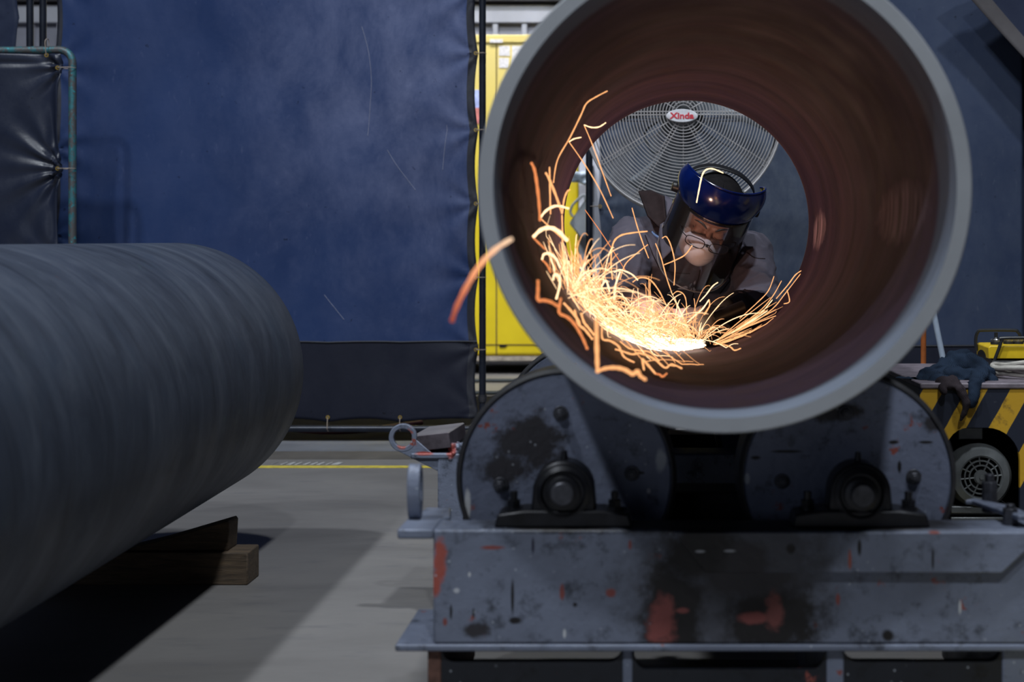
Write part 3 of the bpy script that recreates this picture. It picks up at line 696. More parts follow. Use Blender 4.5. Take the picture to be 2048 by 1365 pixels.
def wheel(parent, c, yf, R, smud, ang, tread=0.11, pre='', seedcol=None):
    d = MB(); rd = R * 0.955
    d.lathe([(0.0, yf), (rd - 0.004, yf), (rd, yf + 0.004), (rd, yf + tread - 0.004), (rd - 0.004, yf + tread), (0.0, yf + tread)], (c.x, 0, c.z), 'y', 96)
    o_ = Vector(parent['_o'])
    def wb(dx, dz, rx, rz, colr, warp): return ((c.x + dx - o_.x, yf - o_.y, c.z + dz - o_.z), (rx, 0.1, rz), colr, warp)
    m_ = painted_steel('wheel_disc_enamel', (0.17, 0.195, 0.28), [wb(*q) for q in smud])
    disc = d.build('wheel_disc', m_, parent, smooth=30)
    ty = MB(); ty.lathe([(rd, yf - 0.001), (R - 0.006, yf - 0.001), (R, yf + 0.006), (R, yf + tread - 0.006), (R - 0.006, yf + tread + 0.001), (rd, yf + tread + 0.001)], (c.x, 0, c.z), 'y', 96, closed=True)
    ty.build('tyre', M['rubber'], disc, smooth=30)
    for k in range(4):
        a = ang + PI / 2 * k; bx, bz = c.x + 0.108 * math.cos(a), c.z + 0.108 * math.sin(a)
        b = MB(); b.cyl((bx, yf - 0.004, bz), (bx, yf + 0.002, bz), 0.0125, n=20)
        b.cyl((bx, yf - 0.014, bz), (bx, yf - 0.004, bz), 0.0088, n=6); b.cyl((bx, yf - 0.017, bz), (bx, yf - 0.014, bz), 0.005, n=12)
        b.build('bolt', M['bolt'], disc, bevel=0.0008)
    return disc
def bearing(parent, c, ya, yb, zbase, mat):
    """pillow block on the beam: housing, foot, two bolts, shaft end"""
    z = c.z; R = 0.047
    pts = [(c.x - 0.050, zbase + 0.02)]
    for i in range(17):
        a = PI - PI * i / 16; pts.append((c.x + R * math.cos(a), z + R * math.sin(a)))
    pts.append((c.x + 0.050, zbase + 0.02))
    h = MB().prism(pts, ya, yb).build('bearing_housing', mat, parent, bevel=0.004)
    MB().prism([(c.x - 0.105, zbase), (c.x + 0.105, zbase), (c.x + 0.100, zbase + 0.020), (c.x + 0.06, zbase + 0.026), (c.x - 0.06, zbase + 0.026), (c.x - 0.100, zbase + 0.020)], ya - 0.008, yb + 0.004).build('bearing_foot', mat, h, bevel=0.003)
    MB().lathe([(0.041, ya - 0.006), (0.034, ya - 0.010), (0.031, ya - 0.004), (0.026, ya - 0.004), (0.026, ya - 0.012), (0.022, ya - 0.014), (0.0, ya - 0.014)][::-1] + [(0.041, ya + 0.002)], (c.x, 0, z), 'y', 40).build('bearing_ring', mat, h)
    MB().lathe([(0.0, ya - 0.024), (0.016, ya - 0.024), (0.018, ya - 0.022), (0.018, ya)], (c.x, 0, z), 'y', 32).build('shaft', M['bolt'], h)
    MB().cyl((c.x, (ya + yb) / 2, z + R - 0.002), (c.x, (ya + yb) / 2, z + R + 0.013), 0.006, 0.004, 12).build('grease_nipple', mat, h)
    for sx in (-1, 1):
        b = MB(); bx = c.x + sx * 0.078; ym_ = (ya + yb) / 2
        b.cyl((bx, ym_, zbase + 0.02), (bx, ym_, zbase + 0.026), 0.014, n=16); b.cyl((bx, ym_, zbase + 0.026), (bx, ym_, zbase + 0.037), 0.011, n=6); b.cyl((bx, ym_, zbase + 0.037), (bx, ym_, zbase + 0.050), 0.006, n=10)
        b.build('bolt', mat, h)
YWH = 2.33
wheel(rs, RC, YWH, 0.1812, [(-0.06, 0.06, 0.07, 0.055, DK, 1.7), (-0.10, 0.015, 0.05, 0.03, DK, 1.5), (0.155, 0.03, 0.010, 0.022, (0.4, 0.43, 0.48), .8), (-0.162, -0.045, 0.006, 0.035, (0.55, 0.56, 0.58), .9), (-0.150, -0.085, 0.010, 0.02, (0.55, 0.56, 0.58), .9), (0.135, -0.02, 0.004, 0.005, (0.5, 0.5, 0.55), .3), (0.12, .01, 0.01, 0.003, SOOT, .3)], math.radians(95))
wheel(rs, RC2, YWH, 0.1790, [(-0.10, 0.045, 0.032, 0.003, SOOT, .3), (0.075, 0.06, 0.010, 0.004, SOOT, .9), (0.128, 0.06, 0.014, 0.003, SOOT, .9), (0.085, 0.02, 0.004, 0.012, SOOT, .8), (-0.165, 0.0, 0.006, 0.011, (0.4, 0.43, 0.48), .8), (-0.15, 0.035, 0.010, 0.004, SOOT, 1.4), (0.14, 0.09, 0.02, 0.015, DK, 1.6), (-0.02, 0.11, 0.05, 0.02, DK, 1.9)], math.radians(92))
for b in (b1, b2):
    bearing(rs, b, 2.172, 2.228, BT, M['dark_hub'])
    MB().cyl((b.x, 2.228, b.z), (b.x, 2.61, b.z), 0.018).build('axle', M['dark_hub'], rs)
    bearing(rs, b, 2.53, 2.59, BT, M['dark_hub'])
# loose bits on the beam at right: slanted strap and bolts
MB().prism([(fx(1975), 2.30), (fx(1990), 2.30), (fx(2040), 2.16), (fx(2070), 2.16), (fx(2060), 2.24), (fx(2000), 2.32)], BT + 0.012, BT + 0.020, 'xy').build('clamp_strap', M['grey'], rs, bevel=0.002)
b = MB(); b.cyl((fx(2034), 2.19, BT), (fx(2034), 2.19, BT + 0.026), 0.012, n=6); b.cyl((fx(2034), 2.19, BT + 0.026), (fx(2034), 2.19, BT + 0.032), 0.007, n=12); b.build('bolt', M['bolt'], rs, bevel=0.001)
b = MB(); b.cyl((xx(1979, 2.3), 2.3, BT), (xx(1979, 2.3), 2.3, BT + 0.05), 0.013, n=6); b.cyl((xx(1979, 2.3), 2.3, BT + 0.05), (xx(1979, 2.3), 2.3, BT + 0.062), 0.008, n=12); b.build('bolt', M['bolt'], rs, bevel=0.001)

# ------------------------------------------------------------ rear roller stand
YR = 2.99; sr = F / YR
def rx(px): return (px - VX) / sr
def rz(py): return CH - (py - VY) / sr
rr = thing('roller_stand', (0.2, YR + 0.15, 0), 'rear grey roller stand with a round lifting eye, behind the near one', 'machine', 'pipe roller stands')
RT = rz(908)
spat = painted_steel('spattered_grey_enamel', GREY, [((rx(803) - 0.2, -0.15, rz(890)), (0.012, 0.1, 0.012), (0.32, 0.08, 0.06), 1.0), ((rx(850) - 0.2, -0.15, rz(908)), (0.022, 0.1, 0.005), (0.30, 0.07, 0.06), 1.0), ((rx(903) - 0.2, -0.15, rz(900)), (0.012, 0.1, 0.02), (0.30, 0.07, 0.06), 1.3)])
MB().box(rx(875), 0.56, YR, YR + 0.10, 0.0 + 0.12, RT).build('front_beam', spat, rr, bevel=0.004)
MB().box(rx(875), 0.60, YR + 0.33, YR + 0.43, 0.12, RT).build('rear_beam', M['black_steel'], rr, bevel=0.004)
MB().box(rx(821), rx(905), YR - 0.002, YR + 0.16, RT - 0.011, RT + 0.001).build('end_plate', spat, rr, bevel=0.003)
_w = MB(); _r = random.Random(5)
for _i in range(70): _w.ball((rx(897 + _r.random() * 26), YR - 0.002 + _r.random() * 0.09, RT - 0.022 + _r.random() * 0.036), 0.005 + _r.random() * 0.004, 8)
remeshed(_w, 0.002, 4).build('weld_lump', spat, rr, recalc=False)
# lifting eye plate
ex, ez = rx(804.6), rz(877)
outer = []; inner = []
tipx, tipz = rx(877), rz(945)
for i in range(40):
    a = 2 * PI * i / 40; px_, pz_ = ex + 0.0295 * math.cos(a), ez + 0.0295 * math.sin(a)
    inner.append((ex + 0.0195 * math.cos(a), ez + 0.0195 * math.sin(a)))
    if -1.05 < math.atan2(math.sin(a), math.cos(a)) < -0.15: # stretch into the arm
        pass
    outer.append((px_, pz_))
mb = MB().ring_prism(outer, inner, YR + 0.004, YR + 0.018, 'xz')
a1 = math.radians(-118); a2 = math.radians(-8)
mb.prism([(ex + 0.0295 * math.cos(a1), ez + 0.0295 * math.sin(a1)), (ex + 0.0215 * math.cos(math.radians(-60)), ez + 0.0215 * math.sin(math.radians(-60))), (ex + 0.029 * math.cos(a2), ez + 0.029 * math.sin(a2)), (tipx, RT - 0.012), (tipx, tipz)], YR + 0.0045, YR + 0.0175)
mb.build('lifting_eye', spat, rr, bevel=0.0015)
for a, b in ((rx(875), rx(875) + 0.02), (0.1, 0.12), (0.54, 0.56)):
    MB().box(a, b, YR + 0.01, YR + 0.42, 0.02, 0.13).build('leg', M['grey'], rr, bevel=0.003)
MB().box(rx(875), 0.60, YR, YR + 0.43, 0.0, 0.02).build('skid', M['black_steel'], rr, bevel=0.003)
RB = Vector((-0.1265, 0, CH - 0.3535)); 
wheel(rr, RB, 3.10, 0.1812, [(0.0, 0.10, 0.10, 0.03, DK, 1.5)], 0.3)
wheel(rr, RC2, 3.10, 0.1790, [(0.0, 0.10, 0.10, 0.03, DK, 1.5)], 0.9)
for b in (b1, b2):
    bb = Vector((b.x, 0, RB.z))
    if True:
        MB().box(b.x - 0.1, b.x + 0.1, YR, YR + 0.10, RT - 0.002, 0.352).build('packer', M['black_steel'], rr)
    bearing(rr, bb, YR + 0.02, YR + 0.08, 0.352, M['dark_hub'])
    MB().cyl((b.x, YR + 0.08, bb.z), (b.x, YR + 0.40, bb.z), 0.018).build('axle', M['dark_hub'], rr)
# rough steel block lying on the end plate
M['cut_steel'] = simple('flame_cut_steel', (0.10, 0.085, 0.10), 0.5, 0.5, 0.4, 30, 0.6, 60)
M['cut_top'] = simple('bare_steel_face', (0.26, 0.24, 0.25), 0.5, 0.5, 0.2, 12, 0.2)
c0 = Vector((rx(866), YR + 0.09, RT + 0.0245)); mt = Matrix.Translation(c0) @ Matrix.Rotation(math.radians(-7), 4, 'Y') @ Matrix.Rotation(math.radians(-4), 4, 'Z')
mb = MB(); L, W2, H = 0.041, 0.085, 0.0165
mb.prism([(-L, -H), (L, -H), (L, H - 0.002), (L - 0.003, H), (-L + 0.001, H)], -W2, W2, mat=mt)
mb.mi = [0, 0] + [0, 0, 1, 1, 0]
blk = mb.build('steel_block', [M['cut_steel'], M['cut_top']], org=tuple(c0), bevel=0.0015, smooth=0)
tag(blk, 'flame-cut steel block lying beside the round lifting eye', 'steel block')

# ------------------------------------------------------------ striped drive unit at the right
YD = 3.2; sd = F / YD
def dx(px, d=YD): return (px - VX) * d / F
def dz(py, d=YD): return CH - (py - VY) * d / F
t = NT('hazard_stripes'); v = t.coord(); sp = t.n('ShaderNodeSeparateXYZ', {0: v})
u = t.math('ADD', sp.outputs[0], t.math('MULTIPLY', sp.outputs[2], -0.56))
u = t.math('ADD', u, t.math('MULTIPLY', t.math('SUBTRACT', t.noise(v, 25, 3), 0.5), 0.004))
fr = t.math('FRACT', t.math('ADD', t.math('DIVIDE', u, 0.0985), 0.68))
m_ = t.n('ShaderNodeMapRange', {0: t.math('ABSOLUTE', t.math('SUBTRACT', fr, 0.5)), 1: 0.235, 2: 0.245, 3: 1.0, 4: 0.0}).outputs[0]
yel = t.mix(t.step(t.noise(v, 28, 6, 0.72), 0.55, 0.75), (0.52, 0.30, 0.02), (0.10, 0.06, 0.02))
blu = t.mix(t.step(t.noise(v, 35, 5, 0.7), 0.62, 0.72), (0.012, 0.016, 0.03), (0.05, 0.055, 0.07))
c = t.mix(m_, blu, yel)
M['stripes'] = t.done(c, 0.5, 0.1, t.bump(t.noise(v, 60, 5), 0.3, 0.0015))
M['purple_grey'] = simple('worn_mauve_grey_top', (0.17, 0.145, 0.17), 0.55, 0.1, 0.35, 30, 0.3)
du = thing('drive_unit', (1.0, YD + 0.2, 0), 'drive unit with black and yellow hazard stripes behind the right roller', 'machine')
zt = dz(777); xl = dx(1840)
# front plate with an arched opening for the motor
ox0, ox1, oz1 = dx(1893), dx(2040), dz(856)
arch = [(ox0, 0.0), (ox0, oz1 - 0.05)]
for i in range(7): a = PI - PI / 2 * i / 6; arch.append((ox0 + 0.05 + 0.05 * math.cos(a), oz1 - 0.05 + 0.05 * math.sin(a)))
for i in range(9): a = PI / 2 - PI / 2 * i / 8; arch.append((ox1 - 0.075 + 0.075 * math.cos(a), oz1 - 0.075 + 0.075 * math.sin(a)))
arch += [(ox1, 0.0)]
mb = MB()
left = [(xl, 0.0), (xl, zt), (dx(1965), zt)] + [(p, q_) for (p, q_) in arch[::-1] if p <= dx(1965)][0:0]
li = [p for p in arch if p[0] <= dx(1960)]; ri = [p for p in arch if p[0] > dx(1960)]
mb.prism([(xl, 0.0), (xl, zt), (dx(1960), zt), (dx(1960), oz1)] + li[::-1], YD, YD + 0.012)
mb.prism([(1.55, 0.0)] + ri[::-1] + [(dx(1960), oz1), (dx(1960), zt), (1.55, zt)], YD, YD + 0.012)
mb.build('striped_plate', M['stripes'], du, smooth=30)
MB().box(xl, 1.55, YD - 0.004, YD + 0.62, zt - 0.001, zt + 0.012).build('top_plate', M['purple_grey'], du, bevel=0.003)
MB().box(xl, xl + 0.012, YD + 0.012, YD + 0.62, 0.0, zt).box(1.538, 1.55, YD + 0.012, YD + 0.62, 0, zt).box(xl, 1.55, YD + 0.60, YD + 0.62, 0, zt).box(xl + .012, 1.538, YD + 0.40, YD + 0.41, 0, zt - .01).build('case_side', M['black_steel'], du)
# motor
mo = MB(); mc = (dx(1962, 3.21), dz(955, 3.21)); Rm = 66 * 3.21 / F
mo.lathe([(Rm * 0.60, 3.212), (Rm * 0.66, 3.205), (Rm * 0.86, 3.209), (Rm * 0.97, 3.222), (Rm, 3.245), (Rm, 3.31), (Rm * 0.93, 3.312), (Rm * 0.93, 3.5), (0, 3.5)], (mc[0], 0, mc[1]), 'y', 64)
mo.f = [f for f, _ in zip(mo.f, range(len(mo.f)))]
mo.v = mo.v; M['motor'] = simple('motor_grey_paint', (0.13, 0.14, 0.145), 0.38, 0.4, 0.25, 20, 0.15)
mo.f = mo.f[:64 * 8] ; mo.mi = mo.mi[:len(mo.f)]
mot = mo.build('motor', M['motor'], du)
g = MB(); y_ = 3.207
for r_ in (0.20, 0.36, 0.50, 0.64):
    g.lathe([(Rm * r_ - 0.0016, y_), (Rm * r_ + 0.0016, y_), (Rm * r_ + 0.0016, y_ + 0.004), (Rm * r_ - 0.0016, y_ + 0.004)], (mc[0], 0, mc[1]), 'y', 48, closed=True)
for k in range(12):
    a = 2 * PI * k / 12 + 0.1; r0 = 0.14 if k % 2 == 0 else 0.34
    g.cyl((mc[0] + Rm * r0 * math.cos(a), y_ + 0.002, mc[1] + Rm * r0 * math.sin(a)), (mc[0] + Rm * 0.66 * math.cos(a), y_ + 0.002, mc[1] + Rm * 0.66 * math.sin(a)), 0.0018, n=8)
g.cyl((mc[0], y_ - 0.002, mc[1]), (mc[0], y_ + 0.006, mc[1]), 0.014, n=24); g.cyl((mc[0], y_ - 0.005, mc[1]), (mc[0], y_, mc[1]), 0.005, n=6)
g.build('fan_grille', M['motor'], mot)
g = MB()
for k in range(6):
    a = 2 * PI * k / 6; ca_, sa_ = math.cos(a), math.sin(a)
    g.box(0.014, Rm * 0.6, -0.001, 0.016, -0.004, 0.004, mat=Matrix.Translation((mc[0], 3.222, mc[1])) @ Matrix.Rotation(a, 4, 'Y'))
g.cyl((mc[0], 3.222, mc[1]), (mc[0], 3.245, mc[1]), 0.018, n=20); g.cyl((mc[0], 3.247, mc[1]), (mc[0], 3.249, mc[1]), Rm * 0.63, n=40)
g.build('cooling_fan', M['black_steel'], mot)
MB().box(dx(1926), dx(1977), 3.25, 3.33, dz(886), dz(860)).build('terminal_box', M['motor'], mot, bevel=0.003)
g = MB(); g.cyl((dx(1898), 3.28, dz(872)), (dx(1926), 3.28, dz(872)), 0.009, n=16); g.cyl((dx(1912), 3.28, dz(872)), (dx(1920), 3.28, dz(872)), 0.012, n=6); g.build('cable_gland', M['bolt'], mot)
g = MB(); g.box(dx(1905), dx(2015), 3.215, 3.24, dz(1030), dz(1016)); g.box(dx(1905), dx(2015), 3.215, 3.24, dz(1046), dz(1038)); g.box(dx(1905), dx(2030), 3.24, 3.5, 0.0, dz(1018)); g.build('motor_base', M['motor'], mot, bevel=0.002)

# ------------------------------------------------------------ things on the drive unit
TZ = zt + 0.012
M['box_yellow'] = simple('scuffed_yellow_enamel', (0.68, 0.46, 0.015), 0.4, 0, 0.18, 14, 0.1)
M['black_box'] = simple('black_enamel', (0.018, 0.019, 0.022), 0.35, 0.1, 0.3, 30, 0.1)
M['chrome'] = simple('dull_chrome', (0.55, 0.55, 0.57), 0.22, 0.95, 0.1, 30, 0)
cbx = thing('control_box', (1.02, 3.58, TZ), 'yellow topped control box with black loop handles and silver knobs', 'control box')
rotm = Matrix.Translation((0.849, 3.50, TZ)) @ Matrix.Rotation(math.radians(-3), 4, 'Z')
MB().box(0.01, 0.36, 0.01, 0.15, 0.0, 0.034, rotm).build('base', M['black_box'], cbx, bevel=0.002)
mb = MB()
prf = [(0.0, 0.034), (0.0, 0.062), (0.006, 0.066), (0.356, 0.066), (0.362, 0.062), (0.362, 0.034)]
mb.prism([(p, q_) for p, q_ in prf], 0.0, 0.16, mat=rotm)
ylid = mb.build('lid', M['box_yellow'], cbx, bevel=0.002)
# dark arched cut in the left side of the lid
mb = MB(); mb.prism([(0.03 + 0.055 + 0.055 * math.cos(PI - PI * i / 12), 0.033 + 0.018 * math.sin(PI * i / 12)) for i in range(13)], -0.0015, 0.003, 'yz', mat=rotm); mb.build('side_cutout', M['black_steel'], ylid)
def loop(pts, nm): 
    MB().tube(catmull([rotm @ Vector(p) for p in pts], 5), 0.0042, 10).build(nm, M['black_box'], cbx)
loop([(-0.004, 0.14, 0.045), (-0.006, 0.14, 0.075), (0.0, 0.14, 0.094), (0.014, 0.14, 0.098), (0.09, 0.14, 0.098), (0.100, 0.14, 0.094), (0.106, 0.14, 0.085), (0.108, 0.14, 0.064)], 'handle')
loop([(0.012, -0.008, 0.028), (0.024, -0.008, 0.060), (0.032, -0.008, 0.080), (0.048, -0.008, 0.086), (0.28, -0.008, 0.086), (0.295, -0.008, 0.080), (0.303, -0.008, 0.06), (0.312, -0.008, 0.028)], 'handle')
MB().box(0.006, 0.35, -0.014, 0.0, 0.004, 0.030, rotm).build('front_guard', M['black_box'], cbx, bevel=0.002)
for k, (x_, y_) in enumerate(((0.030, 0.06), (0.066, 0.085), (0.090, 0.085), (0.125, 0.085), (0.20, 0.07))):
    b_ = rotm @ Vector((x_, y_, 0.066)); r_ = 0.0135
    kn = MB().lathe([(r_, 0), (r_, 0.007), (r_ * 0.96, 0.008), (0, 0.008)], b_, 'z', 24).build('knob_base', M['black_box'], cbx)
    MB().lathe([(r_ * 1.02, 0.007), (r_ * 1.02, 0.012), (r_ * 0.9, 0.014), (0, 0.014)], b_, 'z', 24).build('knob_collar', M['chrome'], kn)
    if k in (0, 4): MB().lathe([(r_ * 0.55, 0.013), (r_ * 0.45, 0.016), (r_ * 0.32, 0.018), (r_ * 0.32, 0.030), (0, 0.031)], b_, 'z', 16).build('switch_stem', M['black_box'], kn)
# coil of pale cable
M['cable_pale'] = simple('dirty_white_cable', (0.42, 0.40, 0.36), 0.6, 0, 0.25, 30, 0.2)
mb = MB(); pts = []
cc_ = Vector((dx(2085, 3.36), 3.36, TZ + 0.0075))
for i in range(105):
    a = -2 * PI * i / 30 + 1.2; k = i / 105; rr_ = 0.115 + 0.012 * math.sin(i * 0.35) - 0.01 * math.cos(i * .21)
    pts.append(cc_ + Vector((rr_ * math.cos(a), 0.62 * rr_ * math.sin(a), 0.0072 * (i / 30) + 0.002 * math.sin(i * 1.1))))
mb.tube(pts, 0.0062, 10)
tag(mb.build('cable_coil', M['cable_pale'], org=tuple(cc_ - Vector((0, 0, 0.0075)))), 'coil of dirty white cable in front of the control box', 'cable')
# navy cloth heap and brown glove hanging over the edge
def cloth_mat(name, col):
    t = NT(name); v = t.coord()
    wv = t.n('ShaderNodeTexWave', {'Vector': t.coord(rot=(0, 0.6, 0.3)), 'Scale': 110.0, 'Distortion': 4.0, 'Detail': 2.0}).outputs[1]
    c = t.ramp(t.noise(v, 20, 4), [(0.3, tuple(q * 0.7 for q in col)), (0.7, tuple(q * 1.3 for q in col))])
    return t.done(c, 0.9, 0, t.bump(wv, 0.5, 0.002), Specular_IOR_Level=0.1)
M['navy_cloth'] = cloth_mat('ribbed_navy_knit', (0.013, 0.022, 0.040))
M['brown_cloth'] = cloth_mat('dark_brown_knit', (0.028, 0.022, 0.026))
def C3(px, py, d): return P(px, py, d)
mb = MB()
for (a, b, r0, r1) in (((1800, 762, 3.34), (1850, 768, 3.30), .008, .014), ((1828, 770, 3.34), (1872, 748, 3.36), .014, .024), ((1850, 766, 3.30), (1900, 755, 3.36), .020, .026), ((1872, 745, 3.36), (1925, 722, 3.40), .022, .020),
                       ((1905, 716, 3.40), (1940, 716, 3.40), .016, .014), ((1915, 728, 3.38), (1958, 740, 3.36), .022, .022), ((1945, 725, 3.36), (1972, 752, 3.32), .018, .018), ((1968, 756, 3.30), (1985, 764, 3.27), .014, .010),
                       ((1900, 756, 3.32), (1965, 760, 3.28), .022, .018), ((1870, 765, 3.27), (1905, 768, 3.27), .014, .014), ((1962, 745, 3.28), (1952, 772, 3.22), .014, .013), ((1952, 772, 3.205), (1946, 792, 3.185), .013, .010), ((1946, 790, 3.182), (1941, 812, 3.183), .010, .008)):
    capsule(mb, C3(*a), C3(*b), r0, r1, 12)
cl = remeshed(mb, 0.0036, 3)
def wr_(q): 
    n1 = noise.noise(Vector((q.x * 26, q.y * 14, q.z * 34))); n2 = noise.noise(Vector((q.x * 60 + q.z * 50, q.y * 40, q.z * 60)))
    return -abs(n1) * 0.014 + 0.007 + n2 * 0.004
displace(cl, wr_)
cl.v = [Vector((q.x, q.y, max(q.z, TZ + 0.0005) if q.y > YD - 0.004 else q.z)) for q in cl.v]
tag(cl.build('work_cloth', M['navy_cloth'], org=tuple(P(1900, 765, 3.3)), recalc=False, smooth=80), 'crumpled navy blue knit cloth on the striped drive unit', 'cloth')
mb = MB()
for (a, b, r0, r1) in (((1878, 764, 3.215), (1905, 762, 3.21), .010, .013), ((1880, 764, 3.215), (1888, 784, 3.18), .009, .008), ((1905, 762, 3.21), (1920, 780, 3.19), .013, .011), ((1920, 780, 3.182), (1934, 805, 3.18), .011, .010),
                       ((1934, 805, 3.18), (1928, 828, 3.182), .010, .006), ((1928, 826, 3.182), (1921, 842, 3.183), .006, .004), ((1890, 772, 3.20), (1915, 775, 3.19), .008, .008)):
    capsule(mb, C3(*a), C3(*b), r0, r1, 12)
cl = remeshed(mb, 0.0032, 2); displace(cl, lambda q: 0.003 * noise.noise(q * 70))
tag(cl.build('work_glove', M['brown_cloth'], org=tuple(P(1905, 780, 3.2)), recalc=False, smooth=80), 'dark brown knitted glove hanging over the striped edge', 'glove')

# poles behind the drive unit
M['orange'] = simple('orange_painted_tube', (0.42, 0.12, 0.03), 0.45, 0.1, 0.3, 20, 0.1)
M['pale_blue'] = simple('pale_blue_tube', (0.36, 0.43, 0.54), 0.4, 0.1, 0.12, 20, 0.1)
x_ = xx(1847, 4.8)
o = MB().cyl((x_, 4.8, 0.0), (x_, 4.8, 1.05), 0.0092, n=20).build('orange_pole', M['orange'], org=(x_, 4.8, 0)); tag(o, 'upright orange pole beside the pipe, in front of the dark curtain', 'pole')
x0_, x1_ = xx(1920, 4.7), xx(1832, 4.7)
a = Vector((xx(1868, 4.7), 4.7, zz(630, 4.7))); b = Vector((xx(1888, 4.7), 4.7, zz(728, 4.7))); dd = (b - a) / (a.z - b.z)
o = MB().cyl(b + dd * b.z, a - dd * 0.35, 0.0098, n=20).build('leaning_tube', M['pale_blue'], org=(b.x, 4.7, 0)); tag(o, 'pale blue tube leaning beside the orange pole', 'tube')

# ------------------------------------------------------------ fan
YF = 5.25; sf = F / YF
fc = P(1366, 229, YF); Rf = 197 / sf
M['fan_wire'] = simple('dusty_fan_wire', (0.42, 0.41, 0.42), 0.5, 0.4, 0.15, 20, 0)
M['fan_blade'] = simple('grey_blue_fan_blade', (0.16, 0.18, 0.21), 0.45, 0.3, 0.15, 8, 0.1)
M['fan_motor'] = simple('dark_fan_motor', (0.05, 0.055, 0.06), 0.5, 0.3, 0.2, 8, 0.1)
fn = thing('industrial_fan', (fc.x, YF + 0.1, 0), 'big round wire-guarded pedestal fan facing the pipe opening', 'fan')
def guard(yc, sgn, name, dome):
    m_ = MB(); N = 30
    for k in range(N):
        r_ = 0.03 + (Rf - 0.035) * k / (N - 1); h = dome * (1 - (r_ / Rf) ** 2.2)
        pts = [Vector((fc.x + r_ * math.cos(2 * PI * i / 56), yc + sgn * h, fc.z + r_ * math.sin(2 * PI * i / 56))) for i in range(56)]
        m_.tube(pts, 0.0021, 5, closed=True)
    for k in range(12):
        a_ = PI / 12 * 0 + 2 * PI * k / 12
        for off in ((-0.006, 0.006) if k % 2 == 0 else (0,)):
            pts = []
            for i in range(10):
                r_ = 0.035 + (Rf - 0.037) * i / 9; h = dome * (1 - (r_ / Rf) ** 2.2)
                pts.append(Vector((fc.x + r_ * math.cos(a_) - off * math.sin(a_), yc + sgn * (h - 0.003), fc.z + r_ * math.sin(a_) + off * math.cos(a_))))
            m_.tube(pts, 0.0024, 5)
    return m_.build(name, M['fan_wire'], fn, smooth=60)
guard(YF, -1, 'front_guard', 0.05)
guard(YF + 0.17, 1, 'rear_guard', 0.03)
m_ = MB().lathe([(Rf - 0.004, YF - 0.004), (Rf + 0.004, YF - 0.004), (Rf + 0.005, YF + 0.17), (Rf - 0.004, YF + 0.17)], (fc.x, 0, fc.z), 'y', 72, closed=True)
mbr = MB()
for yy_ in (YF, YF + 0.085, YF + 0.17): mbr.tube([Vector((fc.x + (Rf + 0.002) * math.cos(2 * PI * i / 72), yy_, fc.z + (Rf + 0.002) * math.sin(2 * PI * i / 72))) for i in range(72)], 0.0045, 8, closed=True)
for k in range(48):
    a_ = 2 * PI * k / 48; mbr.cyl((fc.x + Rf * math.cos(a_), YF, fc.z + Rf * math.sin(a_)), (fc.x + Rf * math.cos(a_), YF + 0.17, fc.z + Rf * math.sin(a_)), 0.0022, n=6)
mbr.build('rim', M['fan_wire'], fn)
for k in range(3):
    a0 = 2 * PI * k / 3 + 0.5
    def blade(u_, v_):
        r_ = 0.06 + (Rf - 0.10) * u_; wdt = math.radians(24 + 16 * u_); a_ = a0 + (v_ - 0.5) * 2 * wdt
        return Vector((fc.x + r_ * math.cos(a_), YF + 0.085 + (v_ - 0.5) * 0.09 * (1.1 - 0.4 * u_), fc.z + r_ * math.sin(a_)))
    MB().grid(blade, 12, 10).build('blade', M['fan_blade'], fn, solid=0.003, recalc=False)
MB().lathe([(0, YF + 0.04), (0.055, YF + 0.045), (0.06, YF + 0.06), (0.06, YF + 0.10), (0.08, YF + 0.11), (0.08, YF + 0.26), (0.06, YF + 0.28), (0, YF + 0.28)], (fc.x, 0, fc.z), 'y', 36).build('motor', M['fan_motor'], fn)
MB().cyl((fc.x, YF + 0.23, 0.03), (fc.x, YF + 0.23, fc.z - 0.05), 0.021).build('stand_pole', M['fan_wire'], fn)
MB().lathe([(0.26, 0.0), (0.26, 0.02), (0.20, 0.035), (0.05, 0.05), (0, 0.05)], (fc.x, YF + 0.23, 0), 'z', 48).build('base', M['fan_motor'], fn)
MB().tube(catmull([(fc.x - 0.02, YF + 0.2, fc.z - 0.06), (fc.x - 0.10, YF + 0.16, fc.z - 0.13), (fc.x - 0.14, YF + 0.19, fc.z - 0.05), (fc.x - 0.06, YF + 0.2, fc.z + 0.01)], 8), 0.004, 8).build('power_cord', M['cable_black'], fn)
badge = MB().lathe([(1.0, 0), (1.0, 0.004), (0.93, 0.006), (0, 0.006)], (0, 0, 0), 'y', 48)
bw, bh = 31 / sf, 13.2 / sf; bc = Vector((P(1364, 232, YF - 0.055).x, YF - 0.058, P(1364, 232, YF - 0.055).z))
badge.v = [Vector((q.x * bw, -q.y, q.z * bh)) + bc for q in badge.v]
M['badge'] = simple('white_oval_badge', (0.68, 0.69, 0.74), 0.45, 0, 0.12, 90, 0)
M['badge_red'] = simple('red_lettering', (0.62, 0.035, 0.06), 0.5, 0, 0.1, 60, 0)
bdg = badge.build('badge', M['badge'], fn)
def text_mesh(body, size, bold=0.0):
    c_ = bpy.data.curves.new('t', 'FONT'); c_.body = body; c_.size = size; c_.extrude = 0.0008; c_.offset = bold; c_.align_x = 'CENTER'; c_.align_y = 'CENTER'
    o_ = bpy.data.objects.new('t', c_); COL.objects.link(o_)
    dg = bpy.context.evaluated_depsgraph_get(); ev = o_.evaluated_get(dg); m2 = ev.to_mesh()
    out = MB(); out.add([q.co.copy() for q in m2.vertices], [tuple(p.vertices) for p in m2.polygons]); ev.to_mesh_clear(); bpy.data.objects.remove(o_)
    return out
tx = text_mesh('Xinda', 0.040, 0.0012)
